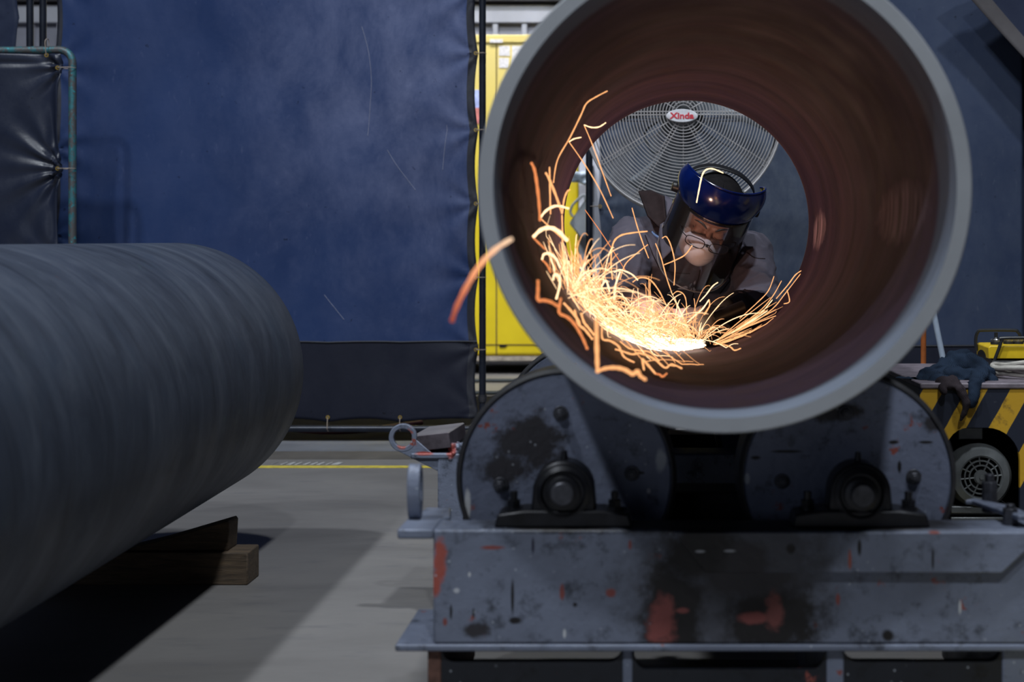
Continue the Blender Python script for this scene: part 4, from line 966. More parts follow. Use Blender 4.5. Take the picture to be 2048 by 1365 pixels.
w_ = max(q.x for q in tx.v) - min(q.x for q in tx.v); k_ = (48 / sf) / w_
h_ = max(q.y for q in tx.v) - min(q.y for q in tx.v); kz = (12.5 / sf) / h_; mz = (max(q.y for q in tx.v) + min(q.y for q in tx.v)) / 2
tx.v = [Vector((bc.x + q.x * k_, bc.y - 0.0068 - q.z, bc.z + (q.y - mz) * kz)) for q in tx.v]
tx.build('lettering', M['badge_red'], bdg, smooth=0)

# ------------------------------------------------------------ the man
M['skin'] = simple('skin', (0.37, 0.22, 0.165), 0.5, 0, 0.10, 14, 0.12, 160, Subsurface_Weight=0.1)
t = NT('mauve_grey_work_jacket'); v = t.coord()
c = t.ramp(t.noise(v, 9, 5, 0.6), [(0.3, (0.060, 0.055, 0.078)), (0.7, (0.090, 0.083, 0.112))])
c = t.mix(t.step(t.noise(t.coord(loc=(2, 2, 2)), 16, 6, 0.7), 0.62, 0.75), c, (0.075, 0.06, 0.08))
M['jacket'] = t.done(c, 0.8, 0, t.bump(t.noise(v, 220, 2), 0.3, 0.0008))
M['collar'] = simple('brown_grey_collar', (0.024, 0.017, 0.018), 0.9, 0, 0.3, 20, 0.2, Specular_IOR_Level=0.1)
M['shirt'] = simple('light_blue_shirt', (0.20, 0.32, 0.60), 0.8, 0, 0.15, 20, 0.1)
M['trousers'] = simple('dark_work_trousers', (0.03, 0.035, 0.055), 0.85, 0, 0.3, 10, 0.2)
M['boot'] = simple('black_boot_leather', (0.012, 0.012, 0.013), 0.4, 0, 0.3, 20, 0.2)
M['knit_black'] = simple('black_knit_cap', (0.010, 0.009, 0.010), 0.9, 0, 0.3, 60, 0.4, 200, Specular_IOR_Level=0.1)
M['glove_black'] = simple('black_glove', (0.010, 0.010, 0.012), 0.7, 0, 0.3, 30, 0.3)
M['glove_pale'] = simple('pale_cotton_glove', (0.36, 0.29, 0.31), 0.85, 0, 0.2, 30, 0.3)
M['guard_blue'] = simple('glossy_blue_plastic', (0.002, 0.009, 0.085), 0.16, 0, 0.15, 9, 0.02, 60)
M['strap_black'] = simple('black_plastic_strap', (0.010, 0.010, 0.012), 0.4, 0, 0.2, 30, 0)
M['mask_white'] = simple('white_respirator_felt', (0.66, 0.60, 0.63), 0.9, 0, 0.05, 30, 0.15, 260)
M['frame_dark'] = simple('dark_spectacle_metal', (0.05, 0.045, 0.05), 0.3, 0.7, 0.1, 30, 0)
M['hair'] = simple('black_hair', (0.008, 0.007, 0.007), 0.5, 0, 0.3, 80, 0.3)
M['hivis'] = simple('faded_reflective_print', (0.42, 0.45, 0.52), 0.5, 0, 0.1, 60, 0)
def clear(name, tint, ior=1.45, haze=0.03, rough=0.03):
    t = NT(name)
    tr = t.n('ShaderNodeBsdfTransparent', {0: (*tint, 1)}); gl_ = t.n('ShaderNodeBsdfGlossy', {'Color': (1, 1, 1, 1), 'Roughness': rough})
    fr_ = t.n('ShaderNodeFresnel', {'IOR': ior}); df = t.n('ShaderNodeBsdfDiffuse', {0: (0.7, 0.68, 0.7, 1)})
    m1_ = t.n('ShaderNodeMixShader', {0: haze}); t.t.links.new(tr.outputs[0], m1_.inputs[1]); t.t.links.new(df.outputs[0], m1_.inputs[2])
    m2_ = t.n('ShaderNodeMixShader', {0: fr_.outputs[0]}); t.t.links.new(m1_.outputs[0], m2_.inputs[1]); t.t.links.new(gl_.outputs[0], m2_.inputs[2])
    t.t.links.new(m2_.outputs[0], t.out.inputs[0]); return t.m
M['visor'] = clear('clear_polycarbonate', (0.97, 0.96, 0.98), 1.42, 0.02, 0.05)
M['visor_edge'] = clear('visor_edge', (0.75, 0.74, 0.78), 1.6, 0.35, 0.15)
M['lens'] = clear('spectacle_lens', (0.95, 0.94, 0.93), 1.45, 0.01)

man = thing('person', (0.14, 4.4, 0), 'person kneeling at the far pipe end, in grey jacket and blue face shield, grinding', 'person')
LS, RS_ = P(1264, 480, 4.12), P(1498, 508, 4.12)
NB = P(1388, 462, 4.15)
HC = P(1419, 437, 3.97)
HIP = Vector((0.135, 4.52, 0.50))
EL_, ER_ = P(1242, 606, 3.90), P(1524, 620, 3.88)
WL, WR = P(1304, 626, 3.58), P(1452, 626, 3.57)
HL, HR = P(1330, 630, 3.50), P(1412, 628, 3.49)
hm = Matrix.Translation(HC) @ Matrix.Rotation(math.radians(17), 4, 'Y') @ Matrix.Rotation(math.radians(6), 4, 'Z') @ Matrix.Rotation(math.radians(34), 4, 'X')
def H(x, y, z): return hm @ Vector((x, y, z))
hrot = hm.to_3x3().to_4x4()
body = MB()
def bl_(c_, r_): body.ball(H(*c_), r_, 20, mat=hrot)
bl_((0, 0.015, 0.03), (0.076, 0.094, 0.088)); bl_((0, -0.025, -0.035), (0.062, 0.070, 0.078)); bl_((0, -0.045, -0.098), (0.034, 0.034, 0.022))
bl_((0, -0.060, 0.040), (0.058, 0.036, 0.038))
bl_((0, -0.088, -0.075), (0.024, 0.012, 0.010)); bl_((0, -0.086, -0.060), (0.02, 0.012, 0.008))
for s_ in (-1, 1):
    bl_((s_ * 0.041, -0.062, -0.028), (0.024, 0.024, 0.026)); bl_((s_ * 0.030, -0.080, 0.004), (0.016, 0.012, 0.011)); bl_((s_ * 0.013, -0.097, -0.038), (0.009, 0.010, 0.008))
    bl_((s_ * 0.079, 0.012, -0.010), (0.008, 0.020, 0.030)); bl_((s_ * 0.074, 0.006, -0.02), (0.01, 0.014, 0.018))
    capsule(body, H(s_ * 0.010, -0.092, 0.026), H(s_ * 0.046, -0.074, 0.026), 0.010, 0.008, 10)
capsule(body, H(0, -0.088, 0.012), H(0, -0.112, -0.032), 0.0075, 0.0115, 12)
capsule(body, H(0, 0.045, -0.05), NB, 0.052, 0.056)
# torso, arms, hands stubs, legs
def arm(mb, s_, e_, w_, h_, r):
    capsule(mb, s_, e_, r[0], r[1]); capsule(mb, e_, w_, r[1], r[2]); 
    if h_ is not None: capsule(mb, w_, h_, r[2], r[2] * 0.9)
arm(body, LS, EL_, WL, None, (0.048, 0.038, 0.026)); arm(body, RS_, ER_, WR, None, (0.048, 0.038, 0.026))
capsule(body, LS, NB, 0.05, 0.05); capsule(body, RS_, NB, 0.05, 0.05)
def torso(mb, k):
    for s_, sh_ in ((-1, LS), (1, RS_)):
        capsule(mb, sh_.lerp(NB, 0.40) + Vector((0, 0.02, -0.06)), HIP + Vector((s_ * 0.07, 0, 0.03)), 0.088 + k, 0.088 + k, 20)
    capsule(mb, NB + Vector((0, 0.03, -0.08)), HIP + Vector((0, 0.0, 0.06)), 0.085 + k, 0.09 + k, 20)
torso(body, 0.0)
KN = [HIP + Vector((s_ * 0.13, -0.10, -0.435)) for s_ in (-1, 1)]; AN = [HIP + Vector((s_ * 0.12, 0.33, -0.445)) for s_ in (-1, 1)]
for s_, kn_, an_ in zip((-1, 1), KN, AN):
    capsule(body, HIP + Vector((s_ * 0.085, 0, -0.02)), kn_, 0.075, 0.05); capsule(body, kn_, an_, 0.05, 0.035)
# fingers inside the gloves belong to the body too
def hand(mb, w_, h_, up, side, grow=0.0, curl=1.0):
    """palm, four bent fingers and a thumb; up = back of the hand, side = towards the thumb"""
    f_ = (h_ - w_).normalized(); up = (up - up.project(f_)).normalized(); sd_ = f_.cross(up).normalized()
    if sd_.dot(side) < 0: sd_ = -sd_
    pc = w_ + f_ * 0.05
    for k in range(4):
        o_ = (k - 1.5) * -0.0195
        a_ = w_ + f_ * 0.012 + sd_ * o_ * 0.7; b_ = w_ + f_ * 0.082 + sd_ * o_
        capsule(mb, a_, b_, 0.0145 + grow, 0.0115 + grow, 12)
        L_ = (0.040, 0.045, 0.042, 0.033)[k]
        c_ = b_ + (f_ * 0.75 - up * 0.66 * curl).normalized() * L_; d_ = c_ + (f_ * 0.05 - up * 1.0).normalized() * L_ * 0.7; e_ = d_ + (-f_ * 0.6 - up * 0.6).normalized() * L_ * 0.5
        capsule(mb, b_, c_, 0.0095 + grow, 0.0088 + grow, 12); capsule(mb, c_, d_, 0.0088 + grow, 0.0082 + grow, 12); capsule(mb, d_, e_, 0.0082 + grow, 0.0075 + grow, 12)
    t0 = w_ + f_ * 0.028 + sd_ * 0.026; t1 = t0 + (f_ * 0.6 + sd_ * 0.6 - up * 0.5).normalized() * 0.038; t2 = t1 + (f_ * 0.7 - up * 0.7).normalized() * 0.03
    capsule(mb, t0, t1, 0.0125 + grow, 0.0105 + grow, 12); capsule(mb, t1, t2, 0.0105 + grow, 0.009 + grow, 12)
hand(body, WL, HL, Vector((0, 0, 1)), Vector((1, 0, 0)), -0.0015); hand(body, WR, HR, Vector((0, -0.2, 1)), Vector((-1, 0, 0)), -0.0015)
bd = remeshed(body, 0.0038, 3, 0.45)
bbvh = BVHTree.FromPolygons([tuple(q) for q in bd.v], bd.f)
def on_face(x, z, off=0.001):
    d_ = (hrot @ Vector((0, 1, 0))).normalized(); h_, _, _, _ = bbvh.ray_cast(H(x, -0.25, z), d_)
    return h_ - d_ * off
bd.build('body', M['skin'], man, recalc=False, smooth=80)
# jacket
jk = MB(); arm(jk, LS, EL_, WL.lerp(EL_, 0.30), None, (0.068, 0.060, 0.052)); arm(jk, RS_, ER_, WR.lerp(ER_, 0.30), None, (0.068, 0.060, 0.052))
capsule(jk, LS, NB + Vector((-0.02, 0.02, -0.01)), 0.064, 0.062); capsule(jk, RS_, NB + Vector((0.02, 0.02, -0.01)), 0.064, 0.062); torso(jk, 0.028)
jm = remeshed(jk, 0.0065, 5)
def folds(q):
    a1 = noise.noise(Vector((q.x * 9 + q.z * 12, q.y * 7, q.z * 6 - q.x * 5))); a2 = noise.noise(Vector((q.x * 22 - q.z * 16, q.y * 15, q.z * 20)))
    r1 = (1 - abs(a1)) ** 4; r2 = (1 - abs(a2)) ** 5
    near = max(math.exp(-((q - ER_).length / 0.14) ** 2), math.exp(-((q - EL_).length / 0.14) ** 2), 0.35)
    return 0.018 * near * (r1 - 0.4) + 0.012 * near * (r2 - 0.4) + 0.004 * noise.noise(q * 6)
displace(jm, folds); jm_v = [q.copy() for q in jm.v]
jbvh = BVHTree.FromPolygons([tuple(q) for q in jm.v], jm.f)
jacket = jm.build('jacket', M['jacket'], man, recalc=False, smooth=80)
# collar around the neck: standing band, the left point turned up
def collar_fn(a0, a1, r0, h0, h1, mat, name, cen, tilt):
    def fn_(u_, v_):
        a_ = a0 + (a1 - a0) * u_; hh = (h0 + (h1 - h0) * u_) * v_
        r_ = r0 + 0.022 * v_ + 0.012 * math.sin(u_ * 7)
        return cen + Matrix.Rotation(tilt, 3, 'X') @ Vector((r_ * math.sin(a_) * 1.1, -r_ * math.cos(a_), hh))
    MB().grid(fn_, 40, 8).build(name, mat, man, solid=0.004, recalc=False, smooth=80)
NC = P(1392, 478, 4.12)
collar_fn(math.radians(-115), math.radians(115), 0.088, 0.055, 0.055, M['shirt'], 'shirt_collar', NC + Vector((0, 0, -0.015)), math.radians(25))
# turned-up flap at the left
A_ = [P(1277, 383, 4.10), P(1303, 381, 4.08), P(1328, 392, 4.06), P(1332, 440, 4.02), P(1318, 455, 4.0), P(1296, 432, 4.04)]
def flap2(u_, v_):
    topp = A_[0].lerp(A_[1], u_ * 2) if u_ < 0.5 else A_[1].lerp(A_[2], u_ * 2 - 1)
    bot = A_[5].lerp(A_[4], u_ * 2) if u_ < 0.5 else A_[4].lerp(A_[3], u_ * 2 - 1)
    q = topp.lerp(bot, v_); q.y += 0.02 * math.sin(u_ * PI) - 0.01 * v_; return q
MB().grid(flap2, 14, 14).build('collar', M['collar'], man, solid=0.006, recalc=False, smooth=80)
A2 = [P(1330, 392, 4.09), P(1345, 400, 4.08), P(1352, 430, 4.0), P(1345, 500, 3.93), P(1325, 520, 3.92), P(1318, 470, 3.98)]
def lapel(pa, name):
    def fn_(u_, v_):
        l_ = [pa[0], pa[5], pa[4]]; r_ = [pa[1], pa[2], pa[3]]
        def at(l, v): return l[0].lerp(l[1], v * 2) if v < .5 else l[1].lerp(l[2], v * 2 - 1)
        q = at(l_, v_).lerp(at(r_, v_), u_); q.y += 0.008 * math.sin(v_ * PI); return q
    MB().grid(fn_, 8, 16).build(name, M['jacket'], man, solid=0.006, recalc=False, smooth=80)
lapel(A2, 'collar')
A3 = [P(1470, 452, 4.08), P(1492, 448, 4.10), P(1505, 480, 4.03), P(1470, 545, 3.95), P(1440, 545, 3.93), P(1462, 495, 3.99)]
# front placket and shoulder seam lines
def on_jacket(px, py, off=0.002):
    o_ = Vector((0, 0, CH)); d_ = (P(px, py, 4.0) - o_).normalized(); h_, n_, _, _ = jbvh.ray_cast(o_, d_)
    return (h_ - d_ * off) if h_ is not None else P(px, py, 4.0)
def seam(pts, name='stitching'):
    cp = catmull([Vector((a, b, 0)) for a, b in pts], 6)
    MB().tube([on_jacket(q.x, q.y, 0.0005) for q in cp], 0.0016, 6).build(name, M['collar'], jacket)
seam([(1400, 540), (1396, 560), (1389, 580), (1384, 600)]); seam([(1452, 548), (1460, 560), (1452, 572), (1440, 588)])
seam([(1494, 505), (1510, 516), (1530, 518)]); seam([(1318, 535), (1345, 545), (1380, 548)]); seam([(1290, 470), (1306, 510), (1318, 535)])
# broken reflective print on the chest
def patch(pts):
    m_ = MB(); b0 = [on_jacket(a, b, 0.004) for a, b in pts]; b1_ = [on_jacket(a, b, 0.0015) for a, b in pts]; n_ = len(pts)
    m_.add(b0 + b1_, [tuple(range(n_))] + [(i, i + n_, (i + 1) % n_ + n_, (i + 1) % n_) for i in range(n_)]); m_.build('reflective_print', M['hivis'], jacket, smooth=0)
patch([(1355, 577), (1364, 574), (1372, 572), (1375, 574), (1375, 580), (1355, 579)]); patch([(1379, 569), (1384, 566), (1384, 583), (1379, 583)])
patch([(1387, 566), (1391, 561), (1391, 567), (1388, 571)]); patch([(1386, 576), (1389, 575), (1391, 580), (1390, 586), (1386, 585)]); patch([(1334, 588), (1340, 582), (1350, 579), (1346, 583), (1337, 588), (1335, 592)])
# trousers and boots
tr = MB()
for s_, kn_, an_ in zip((-1, 1), KN, AN):
    capsule(tr, HIP + Vector((s_ * 0.085, 0, -0.01)), kn_, 0.096, 0.062); capsule(tr, kn_, an_, 0.062, 0.050)
capsule(tr, HIP + Vector((-0.06, 0.0, 0.0)), HIP + Vector((0.06, 0, 0.0)), 0.105, 0.105)
tm = remeshed(tr, 0.009, 4); displace(tm, lambda q: 0.006 * noise.noise(q * 14)); tm.v = [Vector((q.x, q.y, max(q.z, 0.002))) for q in tm.v]
tm.build('trousers', M['trousers'], man, recalc=False, smooth=80)
for an_ in AN:
    bt = MB(); capsule(bt, an_, an_ + Vector((0, 0.08, 0.01)), 0.045, 0.045); capsule(bt, an_ + Vector((0, 0.06, 0.03)), an_ + Vector((0, 0.10, -0.02)), 0.045, 0.035); capsule(bt, an_ + Vector((0, 0.09, 0.0)), an_ + Vector((0, 0.04, -0.02)), 0.04, 0.036)
    b_ = remeshed(bt, 0.008, 3); b_.v = [Vector((q.x, q.y, max(q.z, 0.002))) for q in b_.v]; b_.build('boot', M['boot'], man, recalc=False, smooth=80)
# gloves: black gauntlet (nearer), pale glove
def gauntlet(e_, w_, h_, mat, up, side, r0, r1, name, t0):
    g_ = MB(); capsule(g_, w_.lerp(e_, t0), w_, r0, r1, 20); hand(g_, w_, h_, up, side, 0.004)
    gm = remeshed(g_, 0.0034, 3, 0.4); displace(gm, lambda q: 0.0025 * noise.noise(q * 45)); gm.build(name, mat, man, recalc=False, smooth=80)
gauntlet(ER_, WR, HR, M['glove_black'], Vector((0, -0.2, 1)), Vector((-1, 0, 0)), 0.056, 0.040, 'black_glove', 0.30)
gauntlet(EL_, WL, HL, M['glove_pale'], Vector((0, 0, 1)), Vector((1, 0, 0)), 0.045, 0.036, 'pale_glove', 0.16)
# cap, hair
cp = MB()
def cap_fn(u_, v_):
    a_ = 2 * PI * u_; ph = v_ * math.radians(88)
    r_ = 1.0; x_ = math.sin(ph) * math.sin(a_); y_ = -math.sin(ph) * math.cos(a_); z_ = math.cos(ph)
    drop = 0.016 * math.cos(a_) * v_ ** 3
    return H(x_ * 0.083, 0.014 + y_ * 0.1015, 0.034 + z_ * 0.092 + drop)
cp.grid(cap_fn, 48, 20); cp.build('knit_cap', M['knit_black'], man, solid=0.005, recalc=False, smooth=80)
hr = MB()
rnd = random.Random(7)
for i in range(60):
    a_ = rnd.uniform(0.25 * PI, 0.75 * PI) ; z_ = rnd.uniform(-0.04, 0.02)
    p0 = H(0.082 * math.cos(a_), 0.018 + 0.098 * math.sin(a_), z_); p1 = H(0.084 * math.cos(a_), 0.02 + 0.103 * math.sin(a_), z_ - 0.03); hr.tube([p0, p1], [0.004, 0.001], 5)
for s_ in (-1, 1):
    for i in range(16):
        y_ = -0.022 + i * 0.003; p0 = H(s_ * 0.0775, y_, 0.012); hr.tube([p0, H(s_ * 0.0755, y_ - 0.003, -0.012)], [0.003, 0.0008], 5)
hr.build('hair', M['hair'], man)
for s_ in (-1, 1):
    MB().tube([on_face(s_ * (0.012 + 0.0042 * i_), 0.0265 + 0.0075 * math.sin(i_ / 9 * 2.6)) for i_ in range(10)], [0.0012, 0.0024, 0.003, 0.0032, 0.0032, 0.003, 0.0026, 0.002, 0.0014, 0.0006], 8).build('eyebrow', M['hair'], man)
    MB().tube([on_face(s_ * (0.017 + 0.004 * i_), 0.001 - 0.005 * math.sin(i_ / 7 * PI), 0.0002) for i_ in range(8)], [0.0006, 0.001, 0.0013, 0.0013, 0.0013, 0.0012, 0.001, 0.0006], 6).build('eyelid_line', M['hair'], man)
# respirator
rp = MB()
def resp(u_, v_):
    a_ = 2 * PI * u_; r_ = v_
    x_ = 0.051 * r_ * math.cos(a_) * (1.0 + 0.08 * math.cos(2 * a_)); z_ = 0.050 * r_ * math.sin(a_) * (1.06 if math.sin(a_) < 0 else 0.95)
    y_ = -0.143 + 0.050 * (r_ ** 2.8) - 0.010 * math.exp(-((x_ / 0.02) ** 2)) * max(0, z_ / 0.05) * 0.5
    y_ += 0.016 * (abs(x_) / 0.051) ** 2
    return H(x_ * 1.20 - 0.007, y_ + 6.0 * (x_ * x_), -0.046 + z_ * 0.98)
rp.grid(resp, 48, 16); rsp = rp.build('respirator', M['mask_white'], man, solid=0.002, recalc=False, smooth=80)
for z0_, z1_ in ((-0.04, 0.02), (-0.065, -0.05)):
    for s_ in (-1, 1):
        MB().tube(catmull([H(s_ * 0.049, -0.062, z0_), H(s_ * 0.072, -0.03, (z0_ + z1_) / 2), H(s_ * 0.080, 0.02, z1_), H(s_ * 0.05, 0.095, z1_ + 0.01)], 6), 0.0018, 6).build('elastic_strap', M['mask_white'], rsp)
# spectacles
gs = MB()
for s_ in (-1, 1):
    ring = []
    for i in range(32):
        a_ = 2 * PI * i / 32; c_, s2 = math.cos(a_), math.sin(a_); e_ = 2 / 3.2
        X_ = 0.0265 * math.copysign(abs(c_) ** e_, c_); Z_ = 0.0150 * math.copysign(abs(s2) ** e_, s2)
        ring.append(H(s_ * 0.034 + X_, -0.134 + 0.010 * (abs(s_ * 0.034 + X_) / 0.06) ** 2, -0.006 + Z_))
    gs.tube(ring, 0.0012, 8, closed=True)
    gs.tube(catmull([H(s_ * 0.0605, -0.124, 0.0), H(s_ * 0.078, -0.10, 0.002), H(s_ * 0.082, -0.03, 0.0), H(s_ * 0.083, 0.02, -0.002)], 5), 0.0014, 8)
gs.tube(catmull([H(-0.0085, -0.134, -0.002), H(0, -0.136, 0.001), H(0.0085, -0.134, -0.002)], 5), 0.0013, 8)
spc = gs.build('spectacles', M['frame_dark'], man)
for s_ in (-1, 1):
    MB().grid(lambda u_, v_: H(s_ * 0.034 + 0.025 * (u_ * 2 - 1) * (1 - 0.12 * (v_ * 2 - 1) ** 4), -0.134 + 0.010 * (abs(s_ * 0.034 + 0.025 * (u_ * 2 - 1)) / 0.06) ** 2, -0.006 + 0.0138 * (v_ * 2 - 1) * (1 - 0.15 * (u_ * 2 - 1) ** 4)), 10, 6).build('lens', M['lens'], spc, recalc=False)
MB().box(-0.0035, 0.0035, -0.1390, -0.1365, -0.006, 0.0, mat=hm).build('nose_bridge', M['chrome'], spc)
# face shield
fs = MB()
def guard_fn(u_, v_):
    a_ = math.radians(-104 + 208 * u_); e_ = 1 - abs(2 * u_ - 1) ** 4
    z_ = 0.060 + v_ * (0.060 + 0.044 * e_)
    bulge = 0.018 * math.sin(PI * min(1, v_ * 0.9)) + 0.006 * e_
    Rx = 0.102 + bulge + 0.002 * v_; Ry = 0.118 + bulge - 0.010 * v_
    return H(Rx * math.sin(a_), 0.012 - Ry * math.cos(a_), z_ + 0.012 * e_ * (1 - v_) * -0.5)
fs.grid(guard_fn, 60, 20)
bg_ = fs.build('face_shield', M['guard_blue'], man, solid=0.0025, recalc=False, smooth=80)
mb = MB(); mb.tube([guard_fn(i / 50, 1.0) for i in range(51)], 0.0028, 8); mb.tube([guard_fn(i / 50, 0.0) for i in range(51)], 0.0022, 8); mb.build('guard_edge', M['guard_blue'], bg_)
vs = MB()
def visor_pt(u_, v_):
    w_ = 1 - abs(2 * u_ - 1) ** 3.2
    a_ = math.radians(-88 + 176 * u_); bot = -0.165 * (0.40 + 0.60 * w_ ** 0.6) 
    z_ = 0.068 + (bot - 0.068) * v_
    return H((0.111 + 0.004 * v_) * math.sin(a_), 0.008 - (0.130 + 0.006 * v_) * math.cos(a_), z_)
vs.grid(visor_pt, 60, 24); vs.build('visor', M['visor'], bg_, solid=0.0012, recalc=False, smooth=80)
MB().tube([visor_pt(i / 70, 1.0) for i in range(71)], 0.0023, 8).build('visor_edge', M['visor_edge'], bg_)
def strap(pts, w_, nm):
    cp_ = catmull([Vector(p) for p in pts], 8); m_ = MB(); n_ = len(cp_)
    m_.grid(lambda u_, v_: H(cp_[min(n_ - 1, round(v_ * (n_ - 1)))].x, cp_[min(n_ - 1, round(v_ * (n_ - 1)))].y + (u_ - 0.5) * w_, cp_[min(n_ - 1, round(v_ * (n_ - 1)))].z), 3, n_ - 1)
    m_.build(nm, M['strap_black'], bg_, solid=0.003, recalc=False, smooth=80)
strap([(-0.108, 0.03, 0.055), (-0.092, 0.04, 0.105), (-0.05, 0.045, 0.134), (0, 0.045, 0.142), (0.05, 0.045, 0.134), (0.092, 0.04, 0.105), (0.108, 0.03, 0.055)], 0.022, 'crown_strap')
m_ = MB(); m_.grid(lambda u_, v_: H(0.108 * math.cos(PI * u_), 0.02 + 0.110 * math.sin(PI * u_), 0.035 + 0.025 * v_), 40, 3); m_.build('head_band', M['strap_black'], bg_, solid=0.003, recalc=False, smooth=80)
for s_ in (-1, 1):
    MB().cyl(H(s_ * 0.104, 0.025, 0.05), H(s_ * 0.128, 0.025, 0.05), 0.016, 0.014, 20).build('pivot_knob', M['strap_black'], bg_, bevel=0.002)
MB().cyl(H(0, 0.128, 0.05), H(0, 0.150, 0.05), 0.024, 0.022, 20).build('ratchet_knob', M['strap_black'], bg_, bevel=0.002)

# ------------------------------------------------------------ angle grinder
M['grinder_body'] = simple('grey_grinder_casting', (0.13, 0.12, 0.13), 0.5, 0.2, 0.15, 12, 0.1)
CP = P(1412, 697, 3.40)
dc = CP + Vector((0.0, 0.052, 0.030)); gn = Vector((-0.10, -0.32, 0.94)).normalized()
gr = thing('angle_grinder', tuple(dc), 'grey angle grinder held in gloved hands, its disc in the sparks', 'grinder')
dmat = Vector((0, 1, 0)).rotation_difference(gn).to_matrix().to_4x4()
MB().lathe([(0.0, -0.002), (0.0575, -0.002), (0.0575, 0.002), (0.0, 0.002)], dc, 'y', 56, mat=dmat).build('grinding_disc', M['dark_hub'], gr)
MB().cyl(dc - gn * 0.006, dc + gn * 0.02, 0.014).build('spindle', M['bolt'], gr)
G0 = dc + gn * 0.042; G1 = P(1345, 640, 3.56)
g_ = MB(); capsule(g_, dc + gn * 0.022, G0 + gn * 0.006, 0.028, 0.027); capsule(g_, G0, G0.lerp(G1, 0.4), 0.027, 0.028)
gm_ = remeshed(g_, 0.003, 4); gm_.build('gear_head', M['grinder_body'], gr, recalc=False, smooth=80)
M['housing'] = simple('pale_grinder_housing', (0.40, 0.36, 0.40), 0.5, 0, 0.15, 12, 0.1)
MB().cyl(G0.lerp(G1, 0.35), G1, 0.029, 0.027, 32).cyl(G1, G1 + (G1 - G0).normalized() * 0.10, 0.023, 0.027, 32).build('motor_housing', M['housing'], gr, bevel=0.004)
MB().cyl(G0 + Vector((0.02, 0, 0)), G0 + Vector((0.10, 0.02, 0.03)), 0.013, 0.015, 20).build('side_handle', M['strap_black'], gr, bevel=0.003)
g_ = MB()
def guard2(u_, v_):
    a_ = math.radians(-10 + 200 * u_); r_ = 0.0625 if v_ > 0.5 else 0.0625 * (v_ * 2)
    y_ = 0.012 if v_ <= 0.5 else 0.012 - (v_ - 0.5) * 2 * 0.018
    return dc + dmat.to_3x3() @ Vector((r_ * math.cos(a_), y_, -r_ * math.sin(a_) if dmat.to_3x3().col[2].y < 0 else r_ * math.sin(a_)))
g_.grid(guard2, 32, 8); g_.build('wheel_guard', M['grinder_body'], gr, solid=0.0016, recalc=False)

# ------------------------------------------------------------ sparks
def glow(name, col, strength):
    t = NT(name); e = t.n('ShaderNodeEmission', {0: (*col, 1), 1: strength}); t.t.links.new(e.outputs[0], t.out.inputs[0])
    t.m.cycles.emission_sampling = 'NONE'; return t.m
M['sp_white'] = glow('white_hot_spark', (1.0, 0.65, 0.36), 2.1)
M['sp_core'] = glow('spark_core', (1.0, 0.78, 0.52), 4.0)
t = NT('cooling_spark'); _z = t.n('ShaderNodeSeparateXYZ', {0: t.coord()}).outputs[2]
_c = t.ramp(t.n('ShaderNodeMapRange', {0: _z, 1: 0.0, 2: 0.095, 3: 0.0, 4: 1.0}).outputs[0], [(0.0, (0.30, 0.055, 0.03)), (0.35, (0.62, 0.18, 0.09)), (0.7, (1.0, 0.42, 0.20)), (1.0, (1.0, 0.68, 0.45))])
_e = t.n('ShaderNodeEmission', {0: _c, 1: 1.15}); t.t.links.new(_e.outputs[0], t.out.inputs[0]); M['sp_fade'] = t.m; t.m.cycles.emission_sampling = 'NONE'
M['sp_gold'] = glow('golden_spark', (1.0, 0.45, 0.18), 1.35)
M['sp_orange'] = glow('orange_spark', (1.0, 0.32, 0.11), 0.95)
M['sp_red'] = glow('cooling_red_spark', (1.0, 0.22, 0.10), 0.55)
def trace(pts, w, d, mat, label, d_end=None, name='spark'):
    cp = catmull([Vector((a, b, 0)) for a, b in pts], 5); n_ = len(cp); V_ = []
    def clear_of_wall(dd):
        if dd <= D1 - 0.02: return True
        return all(math.hypot(P(q.x, q.y, dd).x - PC.x, P(q.x, q.y, dd).z - PC.z) < RI - 0.006 for q in cp)
    while d > 1.6 and d < D2 and not clear_of_wall(d): d -= 0.02
    if d_end: d_end = min(d_end, d)
    for i, q in enumerate(cp):
        dd_ = d + ((d_end or d) - d) * i / (n_ - 1); V_.append(P(q.x, q.y, dd_))
    rr_ = [0.5 * w * (d / F) * (0.72 + 0.28 * math.sin(PI * i / (n_ - 1)) + 0.12 * math.sin(i * 1.7)) for i in range(n_)]; rr_[-1] *= 1.15
    mb_ = MB().tube(V_, rr_, 8); mb_.ball(V_[-1], rr_[-1] * 1.1, 8)
    return tag(mb_.build(name, mat, org=tuple(V_[0]), smooth=80), label, 'spark', 'single sparks flying in and from the pipe')
mid = 'short bright spark arcing above the dense shower in the pipe'
low = 'jagged orange spark bouncing down the lower left pipe wall'
lft = 'bright hooked spark beside the left wall of the pipe'
rgt = 'thin straight spark thrown up the right wall of the pipe'
